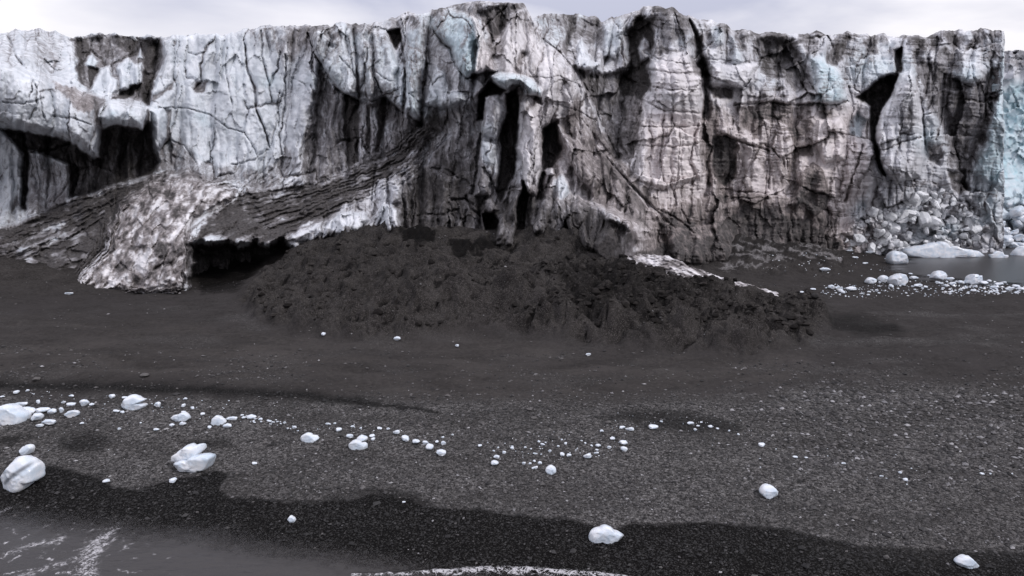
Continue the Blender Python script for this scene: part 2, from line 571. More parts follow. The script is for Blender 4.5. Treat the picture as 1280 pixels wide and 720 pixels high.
def ground_fields(x, y, detail=True, full=False):
    """height and the masks of the beach's bands"""
    z = ground_base(x, y)
    U, V = pix(x, y, z)
    wu = U + 9 * fbm(x / 1.6, y / 1.6, 4, 11) * np.clip(25 / np.maximum(y, 8), 0.3, 1.4)
    wv = V + 7 * fbm(x / 1.4, y / 1.4, 5, 12, 0.6) * np.clip(25 / np.maximum(y, 8), 0.3, 1.4)
    mound = poly_mask(wu, wv, MOUND, 9)
    clod = poly_mask(wu, wv, CLODS, 14)
    if detail:
        z = z + 0.05 * fbm(x / 2.5, y / 2.5, 4, 21) * np.clip((y - 12) / 10, 0.2, 1)
        z = z + 0.30 * sstep(27, 33, y) * fbm(x / 3.2, y / 1.5, 4, 22) + 0.06 * sstep(26, 30, y) * fbm(x / 0.8, y / 0.6, 3, 20)
        # slumped earth of the mound: gullies down the slope plus clods
        ang = x * 0.55 + y * 0.83
        z = z + mound * (0.42 * fbm(x / 3.0, y / 3.0, 5, 23, 0.55) + 0.18 * ridged(x / 1.3 + y * 0.25, y / 2.6, 4, 24, 0.6))
        rough = np.clip(clod + mound * 0.7 * sstep(0.0, 0.3, fbm(x / 2.6 - y * 0.12, y / 2.6, 4, 29)), 0, 1)
        wx_, wy_ = x + 0.3 * fbm(x * 1.3, y * 1.3, 3, 3), y + 0.3 * fbm(x * 1.3, y * 1.3, 3, 4)
        b0 = np.abs(perlin(wx_ / 3.1 + 4, wy_ / 3.4, 8)) - 0.3
        b1_ = np.abs(perlin(wx_ / 1.3, wy_ / 1.4, 5)) - 0.3
        b2_ = np.abs(perlin(wx_ / 0.62 + 7, wy_ / 0.66, 6)) - 0.3
        b3_ = np.abs(perlin(wx_ / 0.31, wy_ / 0.33 + 3, 7)) - 0.3
        patch = sstep(-0.15, 0.3, fbm(x / 2.0, y / 2.4, 4, 37))
        calm = 1 - 0.75 * line_mask(U, V, [(742, 300), (776, 318), (836, 334), (900, 352), (975, 368)], 15)
        keep_ = z + 0
        z = z + rough * (1.3 * b0 + 0.8 * b1_ + (0.30 * b2_ + 0.13 * b3_) * (0.3 + 0.9 * patch))
        z = z + mound * (1 - rough) * (0.55 * b0 + 0.28 * b1_ + 0.10 * b2_ * patch)
        gul = ridged((x + 0.55 * y) / 3.4 + 0.4 * fbm(x / 2.5, y / 2.5, 3, 35), (y - 0.5 * x) / 9.0, 4, 36, 0.5)
        z = z + mound * (0.85 * (gul - 0.35) + 0.32)
        scar_ = sstep(0.05, 0.3, fbm((0.83 * x - 0.55 * y) / 0.75 + 0.5 * fbm(x, y, 2, 39), (0.55 * x + 0.83 * y) / 2.6, 5, 38, 0.62))
        z = z - 0.22 * mound * scar_
        z = keep_ + (z - keep_) * calm
        z = z + 0.03 * fbm(x / 0.3, y / 0.3, 3, 27) * (0.5 + mound)
    gl = lambda pts, s: poly_mask(wu, wv, pts, s)
    wet = gl([(-900, 596), (0, 592), (30, 585), (60, 582), (100, 588), (135, 603), (170, 612), (200, 603), (225, 597), (262, 586), (282, 592), (278, 610), (292, 622), (340, 626), (440, 624), (465, 618),
              (510, 622), (545, 632), (600, 640), (680, 645), (720, 648), (738, 655), (760, 662), (800, 657), (860, 653), (930, 655), (985, 664), (1040, 676), (1120, 684), (1280, 690), (2200, 700),
              (2200, 9000), (-900, 9000)], 3.0)
    wet = wet * (1 - 0.35 * sstep(950, 1200, U) * sstep(720, 660, V))
    band = line_mask(wu, wv, [(-300, 476), (0, 481), (100, 483), (200, 485), (300, 490), (380, 495), (450, 502), (520, 511), (550, 516)], [7, 7, 7, 7, 6.5, 6, 5, 4, 1])
    wet = np.maximum(wet, 0.95 * band)
    for c in ([(75, 550), (110, 541), (140, 548), (128, 560), (90, 566)], [(-30, 552), (10, 543), (45, 545), (20, 556)], [(740, 521), (790, 512), (850, 513), (920, 528), (930, 541), (860, 540), (800, 531)],
              [(440, 622), (470, 612), (520, 617), (540, 630)], [(220, 548), (280, 550), (290, 558), (240, 560)], [(1035, 395), (1060, 393), (1120, 405), (1130, 416), (1090, 422), (1040, 412)]):
        wet = np.maximum(wet, 0.8 * gl(c, 7))
    grav = sstep(486, 508, wv + 10 * fbm(x / 4, y / 2, 3, 41)) * 0.95
    grav = np.maximum(grav, 0.95 * gl([(960, 492), (1040, 476), (1160, 484), (1300, 490), (1500, 500), (1500, 600), (1000, 600)], 16))
    grav = np.maximum(grav, 0.4 * sstep(-0.05, 0.4, fbm(x / 5, y / 3, 4, 42)) * sstep(365, 400, wv))
    silt = 0.75 * gl([(-500, 392), (200, 400), (360, 418), (470, 432), (600, 412), (700, 432), (900, 446), (1020, 436), (1000, 470), (880, 492), (700, 500), (560, 506), (420, 486), (200, 474), (-500, 470)], 12)
    silt = silt * (0.6 + 0.4 * sstep(-0.3, 0.2, fbm(x / 4, y / 2, 3, 44)))
    silt = silt * (1 - mound)
    ice = 0.75 * line_mask(wu, wv, [(985, 290), (1005, 305), (1030, 318), (1050, 324)], [6, 9, 7, 3]) * sstep(-0.2, 0.3, fbm(x / 0.8, y / 1.5, 4, 45))
    ice = np.maximum(ice, 0.7 * line_mask(wu, wv, [(905, 335), (940, 330), (975, 322)], [5, 9, 5]) * sstep(-0.15, 0.3, fbm(x / 0.7, y / 1.5, 4, 46)))
    ice = np.maximum(ice, 0.66 * gl([(870, 318), (890, 296), (930, 268), (1000, 282), (1062, 314), (1050, 332), (960, 340), (900, 342)], 8) * sstep(-0.12, 0.22, fbm(x / 2.6 + y * 0.25, y / 1.5, 6, 47, 0.7)))
    moist_shade = 0.75 * gl([(498, 288), (528, 290), (552, 300), (540, 312), (520, 326), (505, 312)], 7)
    moist_shade = np.maximum(moist_shade, 0.7 * gl([(560, 310), (600, 302), (628, 304), (626, 318), (596, 328), (566, 332)], 8))
    moist_shade = np.maximum(moist_shade, 0.5 * gl([(690, 332), (740, 328), (800, 340), (880, 356), (930, 366), (900, 380), (800, 395), (740, 420), (700, 390)], 14))
    moist_shade = np.maximum(moist_shade, 0.35 * gl([(400, 310), (480, 300), (560, 330), (540, 380), (460, 400), (400, 370)], 20))
    moist_shade = np.maximum(moist_shade, 0.6 * gl([(238, 330), (300, 320), (340, 318), (320, 342), (296, 366), (250, 372)], 8))  # floor of the ice hollow, blackened as painted shade
    moist_shade = np.maximum(moist_shade, 0.45 * gl([(860, 322), (900, 296), (960, 286), (1010, 300), (1050, 318), (1040, 340), (980, 332), (900, 336)], 14))
    if detail:
        moist_shade = np.maximum(moist_shade, mound * scar_ * (0.62 - 0.25 * sstep(0.0, 0.4, fbm(x / 5, y / 5, 3, 40))))  # fresh slump scars, blackened also to paint in shaded gaps of the relief
    debris = gl([(850, 326), (890, 290), (930, 268), (1000, 286), (1060, 316), (1075, 335), (1040, 350), (960, 345), (900, 345)], 10)
    if detail:
        z = z + debris * (0.5 * fbm(x / 1.6, y / 2.0, 4, 33, 0.6) + 0.35 * np.abs(perlin(x / 0.9, y / 1.1, 34)))
    earth = np.clip(mound + 0.6 * debris + sstep(380, 340, wv) * sstep(300, 200, U), 0, 1)
    if full:
        return z, U, V, wet, grav * (1 - 0.9 * mound), silt, ice, earth, moist_shade
    return z, U, V, wet, grav * (1 - 0.9 * mound), silt, ice, mound


us = np.concatenate([np.linspace(-6000, -420, 16)[:-1], np.arange(-420, 1700, 1.5), np.linspace(1700, 7300, 16)])
vv = np.arange(905, 318, -1.05)
Yr = 9.3 / np.tan(PITCH + np.arctan((vv - CY) / F))
keep = [Yr[0]]
for y in Yr[1:]:
    lim = 0.085 if 38 < keep[-1] < 64 else 0.6
    while y - keep[-1] > lim * 1.6:
        keep.append(keep[-1] + lim)
    if y - keep[-1] > 0.03:
        keep.append(y)
Yr = np.concatenate([[-400, -60, 0, 6, 9], np.array(keep)])
Yr = np.concatenate([Yr, np.linspace(Yr[-1] + 2, 140, 20), [200, 400, 1000, 4000]])
YY = np.repeat(Yr[:, None], len(us), 1)
XX = (us[None] - CX) / F * np.maximum(YY * 1.0 + 1.5, 12)
gx, gy = XX.ravel(), YY.ravel()
gz, U, V, wet, grav, silt, icem, earth, moist_shade = ground_fields(gx, gy, True, True)
far = sstep(95, 135, gy)
side = sstep(95, 140, np.abs(gx))
gz = gz * (1 - np.maximum(far, side)) + (-1.5) * np.maximum(far, side * 0.6 * (gx > 0))
near = sstep(13, 8, gy)
gz = gz * (1 - near) + np.minimum(gz, -1.0) * near
wet = np.clip(np.maximum(wet, 0.0), 0, 1)
me = mesh_np("ground", np.stack([gx, gy, gz], 1), grid_faces(len(Yr), len(us)), None, dict(wet=wet, gravel=grav, silt=silt, ice=icem, earth=earth, moist_shade=moist_shade))
tag(link("ground", me, M_GR), kind="structure")

GZ = gz.reshape(len(Yr), len(us))
_k0 = 5
_us0, _us1 = 15, 15 + len(np.arange(-420, 1700, 1.5)) - 1


def ground_z(x, y):
    """height of the built terrain by bilinear lookup"""
    x, y = np.asarray(x, float), np.asarray(y, float)
    r = np.clip(np.searchsorted(Yr, y) - 1, 0, len(Yr) - 2)
    c_u = CX + F * x / np.maximum(y + 1.5, 12)
    c = np.clip(np.searchsorted(us, c_u) - 1, 0, len(us) - 2)
    fr = (y - Yr[r]) / (Yr[r + 1] - Yr[r])
    fc = np.clip((c_u - us[c]) / (us[c + 1] - us[c]), 0, 1)
    a = GZ[r, c] * (1 - fc) + GZ[r, c + 1] * fc
    b = GZ[r + 1, c] * (1 - fc) + GZ[r + 1, c + 1] * fc
    return a * (1 - fr) + b * fr


def on_ground(u, v):
    """where the ground stands at a pixel of the photograph (first hit of the sight line)"""
    b = (CY - v) / F
    yy = CP + b * SP
    Ys = np.linspace(13, 100, 2600)
    x = (u - CX) / F * Ys / yy
    z = H + (-SP + b * CP) * Ys / yy
    g = np.maximum(ground_z(x, Ys), 0.0)
    hit = np.nonzero(z <= g)[0]
    k = hit[0] if len(hit) else len(Ys) - 1
    return float(x[k]), float(Ys[k]), float(g[k])



# ------------------------------------------------------------------ glacier front
SKY_L = [(-420, 44), (-200, 38), (-60, 44), (0, 42), (30, 38), (40, 37), (70, 40), (92, 46), (110, 44), (125, 41), (150, 43), (170, 46), (185, 43), (197, 47), (205, 48), (225, 43), (240, 44), (262, 43), (270, 44), (290, 42),
         (310, 36), (330, 32), (360, 32), (395, 32), (415, 32), (425, 28), (440, 32), (460, 30), (490, 23), (507, 16), (515, 16), (525, 18), (545, 12), (575, 4), (585, 1), (600, 0), (620, 3), (640, 2),
         (655, 5), (665, 22), (672, 20), (685, 17), (705, 18), (715, 19), (730, 18), (745, 22), (752, 28), (765, 22), (780, 17), (795, 14), (805, 9), (820, 9), (840, 10), (850, 18), (865, 22),
         (880, 24), (890, 26), (905, 28), (915, 38), (930, 38), (950, 41), (970, 41), (985, 44), (1015, 42), (1025, 40), (1040, 46), (1060, 41), (1080, 44), (1100, 43), (1118, 46), (1130, 43),
         (1150, 46), (1157, 46), (1168, 42), (1180, 38), (1200, 38), (1220, 37), (1240, 38), (1252, 38), (1256, 41)]
BASE_L = [(-420, 350), (0, 352), (50, 362), (90, 382), (235, 384), (260, 384), (340, 372), (380, 335), (500, 318), (640, 330), (690, 318), (760, 345), (800, 352), (850, 345), (900, 350), (1000, 340),
          (1060, 335), (1256, 328)]
ICE_D = [(-420, 40, 82), (-420, 340, 64), (-420, 200, 74), (-200, 330, 62), (-200, 60, 80), (0, 337, 58.6), (0, 300, 61), (0, 262, 68), (0, 200, 70), (0, 150, 69), (0, 80, 70), (0, 40, 80),
         (60, 342, 57.5), (100, 368, 55), (170, 373, 53.8), (235, 368, 53.8), (240, 300, 57.5), (200, 213, 72), (130, 238, 68.5), (70, 260, 67), (150, 300, 61), (290, 300, 59), (350, 300, 60), (300, 237, 69),
         (350, 237, 69), (200, 260, 64), (250, 200, 73), (250, 50, 80), (350, 180, 72.5), (350, 40, 79), (420, 200, 71), (420, 40, 77), (480, 188, 69.5), (500, 30, 77), (540, 150, 68),
         (290, 380, 58), (100, 50, 82), (180, 50, 82), (150, 150, 71), (180, 180, 73),
         (380, 305, 61.2), (440, 292, 60.8), (500, 286, 62), (560, 290, 61.6), (620, 300, 59), (640, 306, 57.5), (680, 289, 58.8), (560, 200, 66), (640, 200, 64.5), (640, 100, 66.5), (600, 50, 69),
         (640, 5, 73), (560, 10, 75), (700, 200, 65), (720, 90, 70.5), (700, 20, 84), (750, 20, 86), (760, 80, 80), (745, 150, 72), (760, 250, 63), (720, 302, 57.8), (780, 326, 55), (800, 290, 61),
         (820, 302, 64), (850, 285, 68), (830, 200, 71), (830, 100, 73), (830, 15, 78), (900, 300, 73), (920, 276, 78), (900, 200, 76), (900, 40, 81), (960, 265, 79), (960, 150, 79), (960, 45, 86),
         (1030, 300, 83), (1030, 200, 81), (1030, 50, 88), (1090, 312, 87.5), (1090, 150, 86), (1120, 200, 83), (1140, 95, 85), (1100, 50, 92), (1160, 200, 87), (1200, 315, 91), (1200, 200, 89),
         (1200, 45, 92), (1256, 310, 92), (1256, 45, 92), (1256, 200, 91), (870, 312, 67), (870, 345, 66), (1000, 338, 81)]

du = 1.0
uu = np.concatenate([np.arange(-420, -40, 2.5), np.arange(-40, 1256.01, du)])
nrow = 350
pS, pB = np.array(SKY_L, float), np.array(BASE_L, float)
top = np.interp(uu, pS[:, 0], pS[:, 1]) + 2.4 * fbm(uu / 14, uu * 0 + 3.3, 4, 31) - 4.5 * np.maximum(ridged(uu / 24, uu * 0 + 9.1, 3, 30) - 0.25, 0) * (1 - np.exp(-((uu - 600) / 60) ** 2)) + 1.0 + 0.8 * fbm(uu / 3, uu * 0 + 1.3, 2, 32)
bot = np.interp(uu, pB[:, 0], pB[:, 1])
tt = np.linspace(0, 1, nrow)[:, None]
VV = bot[None] * (1 - tt) + top[None] * tt
UU = np.repeat(uu[None], nrow, 0)
iu, iv = UU.ravel(), VV.ravel()
ID = np.array(ICE_D, float)
D = tps(ID[:, :2], ID[:, 2], (iu, iv), 0.002)
# pixels warped by noise, so no drawn outline stays straight
fD = None
a1, a2 = fbm(iu / 26, iv / 30, 4, 51), fbm(iu / 26, iv / 30, 4, 52)
b1, b2 = fbm(iu / 7, iv / 9, 3, 53), fbm(iu / 7, iv / 9, 3, 54)
WU, WV = iu + 6 * a1 + 2.2 * b1, iv + 6 * a2 + 2.2 * b2
SU, SV = iu + 2.6 * a1 + 1.5 * b1, iv + 2.6 * a2 + 1.5 * b2

right = sstep(760, 830, iu)
left = sstep(400, 330, iu)
cent = (1 - right) * (1 - left)
apron = poly_mask(WU, WV, [(-420, 290), (0, 290), (70, 258), (130, 238), (200, 214), (260, 222), (330, 238), (390, 232), (440, 216), (480, 198), (520, 160), (545, 155), (520, 190), (480, 222), (430, 262), (380, 300),
                           (240, 304), (240, 395), (-420, 395)], 8)
rub = poly_mask(WU, WV, [(1040, 325), (1050, 290), (1085, 262), (1120, 262), (1135, 250), (1165, 228), (1195, 238), (1222, 262), (1256, 300), (1256, 330)], 6)
wall = (1 - apron) * (1 - rub)

# ---- relief shared by the whole front
# rounded ice columns with creases between them, leaning a little
fw = WU + 7 * fbm(iu / 30, iv / 70, 3, 55)
c1 = np.abs(perlin(fw / 30 + WV * 0.004, WV / 300, 61))
c2 = np.abs(perlin(fw / 14 - WV * 0.006, WV / 170 + 3, 60))
c3 = np.abs(perlin(fw / 6.5 + WV * 0.012, WV / 80 + 7, 59))
clean_l = poly_mask(WU, WV, [(196, 50), (300, 40), (352, 60), (392, 70), (395, 105), (378, 195), (340, 215), (250, 215), (205, 150)], 18)
clean_l = np.maximum(clean_l, poly_mask(WU, WV, [(-420, 40), (0, 40), (92, 45), (92, 110), (120, 120), (190, 135), (190, 150), (120, 195), (0, 160), (-420, 170)], 10))
amp = 1.6 * left + 2.0 * cent + 1.5 * right
D -= wall * amp * (1.5 * (np.sqrt(c1 + 0.01) - 0.5) + (0.75 - 0.45 * clean_l) * (np.sqrt(c2 + 0.01) - 0.5) + 0.16 * (1 - clean_l) * np.sqrt(c3 + 0.01))
t1, r1, e1 = voronoi(WU / 46 + 0.25 * WV / 100, WV / 105, 62)
t2, r2, e2 = voronoi(WU / 21 + 0.12 * WV / 40 + 5, WV / 38, 63)
t3, r3, e3 = voronoi(SU / 9.5, SV / 13, 64)
t1c, r1c, e1c = voronoi(WU / 52 + 9, WV / 60, 65)
big = left * (1.2 * t1 + 0.7 * (r1 - 0.5)) + cent * (1.5 * t1 + 1.0 * (r1 - 0.5)) + right * (2.4 * t1c + 1.9 * (r1c - 0.5))
D += wall * big
D += wall * (0.35 + 0.35 * cent + 0.25 * right) * (t2 + 0.6 * (r2 - 0.5))
D += (0.10 + 0.10 * right) * (t3 + 0.5 * (r3 - 0.5)) * (1 - 0.6 * left)
# layered ice of the right wall: thin ledges, dipping a little
dip = SV - 0.06 * SU + 5 * fbm(iu / 60, iv / 60, 3, 66)
lay = fbm(dip / 9, iu / 160, 3, 67, 0.6)
D -= wall * (0.12 + 0.5 * right) * 0.7 * np.abs(lay)
D += 0.45 * fbm(iu / 22, iv / 28, 4, 68, 0.5) + 0.06 * fbm(iu / 4, iv / 5, 3, 69)
# the apron flows down: long ropes along its dip and hummocks
rp_ = (SV + 0.42 * SU)
lobe = poly_mask(WU, WV, [(150, 250), (190, 220), (240, 216), (300, 236), (290, 252), (270, 266), (242, 274), (240, 372), (80, 372), (110, 335), (132, 306)], 14)
ac = (SV + 0.36 * SU) * (1 - lobe) + (0.85 * SU + 0.55 * SV) * lobe        # across the flow
al = (0.94 * SU - 0.34 * SV) * (1 - lobe) + (0.8 * SV - 0.55 * SU) * lobe   # along it
D += apron * (0.75 * fbm(ac / 18, al / (60 - 34 * lobe), 4, 71) + 0.45 * np.abs(perlin(ac / 9, al / (45 - 31 * lobe), 72)) + 0.35 * lobe * fbm(WU / 9, WV / 8, 4, 70))
tA, rA, eA = voronoi(ac / 14, al / 30, 73)
D -= apron * (0.5 * (rA - 0.4) * sstep(0, 0.2, eA) - 0.5 * tA)
# rubble bank under the right tower
tB, rB, eB = voronoi(WU / 12, WV / 10, 74)
tB2, rB2, eB2 = voronoi(WU / 27 + 3, WV / 21, 58)
tB3, rB3, eB3 = voronoi(SU / 6, SV / 5, 57)
D -= rub * (0.8 * sstep(0.0, 0.3, eB) * rB + 1.5 * sstep(0, 0.25, eB2) * rB2 + 0.9 * tB2 + 0.5 * tB + 0.3 * sstep(0, .3, eB3) * rB3 - 0.6)

# ---- dirt, blue ice, warm ice
dirt = 0.16 + 0.30 * np.clip(fbm(WU / 40, WV / 90, 5, 81, 0.6), -0.4, 1)
dirt += 0.30 * np.clip(fbm(WU / 9 + WV * 0.01, WV / 110, 4, 82, 0.6), 0, 1) * (0.35 + 0.35 * right + 0.4 * cent)
dirt += cent * 0.06
# dark seams on fracture edges here and there
seam = sstep(-0.05, 0.25, fbm(iu / 50, iv / 50, 3, 83))
dirt += wall * 0.5 * seam * np.maximum(sstep(0.03, 0.0, e1) * (1 - right), sstep(0.03, 0.0, e1c) * right)
dirt += wall * 0.3 * sstep(-0.05, 0.3, fbm(iu / 35, iv / 35, 3, 84)) * sstep(0.05, 0.0, e2)
dirt += wall * right * 0.36 * sstep(0.0, 0.25, fbm(iu / 45, iv / 30, 3, 85)) * sstep(0.10, 0.0, np.abs(lay))
D += wall * 0.5 * seam * np.maximum(sstep(0.07, 0.0, e1) * (1 - right), sstep(0.07, 0.0, e1c) * right)
# hairline streaks: curving down the columns at the left, level layers at the right
hz = sstep(0.03, 0.35, fbm(iu / 38, iv / 60, 3, 78))
hair = np.exp(-(perlin(fw / 11 + WV * 0.01, WV / 120, 76) / 0.05) ** 2) + 0.7 * np.exp(-(perlin(fw / 5 - WV * 0.02, WV / 70, 77) / 0.06) ** 2)
dirt += wall * (1 - 0.68 * right - 0.35 * left) * (1 - 0.6 * clean_l) * 0.34 * hair * (0.2 + hz)
dirt += wall * (0.30 - 0.12 * clean_l) * np.exp(-(c1 / 0.05) ** 2) * (0.3 + 0.9 * sstep(-0.1, 0.3, fbm(iu / 25, iv / 40, 3, 75)))  # darker tone along the creases between columns
smear = np.clip(fbm(WU / 22, WV / 130, 4, 80, 0.55), 0, 1)
dirt += wall * (0.25 * left + 0.38 * cent + 0.22 * right) * smear
crest = sstep(46, 6, iv - np.repeat(top[None], nrow, 0).ravel() + 14 * a1)
dirt += crest * (0.15 + 0.35 * right + 0.15 * cent) * sstep(-0.25, 0.35, fbm(WU / 20, WV / 20, 4, 79)) * (iu > 340)
blue = 0.75 * np.clip(fbm(iu / 80, iv / 60, 4, 86), 0, 1) * (1 - sstep(150, 230, iv) * (iu < 1080))
blue = np.maximum(blue, 0.16 * left)
warm = right * 0.85 * sstep(90, 160, iv) * sstep(1110, 1060, iu) + 0.5 * poly_mask(WU, WV, [(600, 30), (660, 20), (720, 90), (770, 200), (760, 260), (690, 250), (650, 160)], 20)

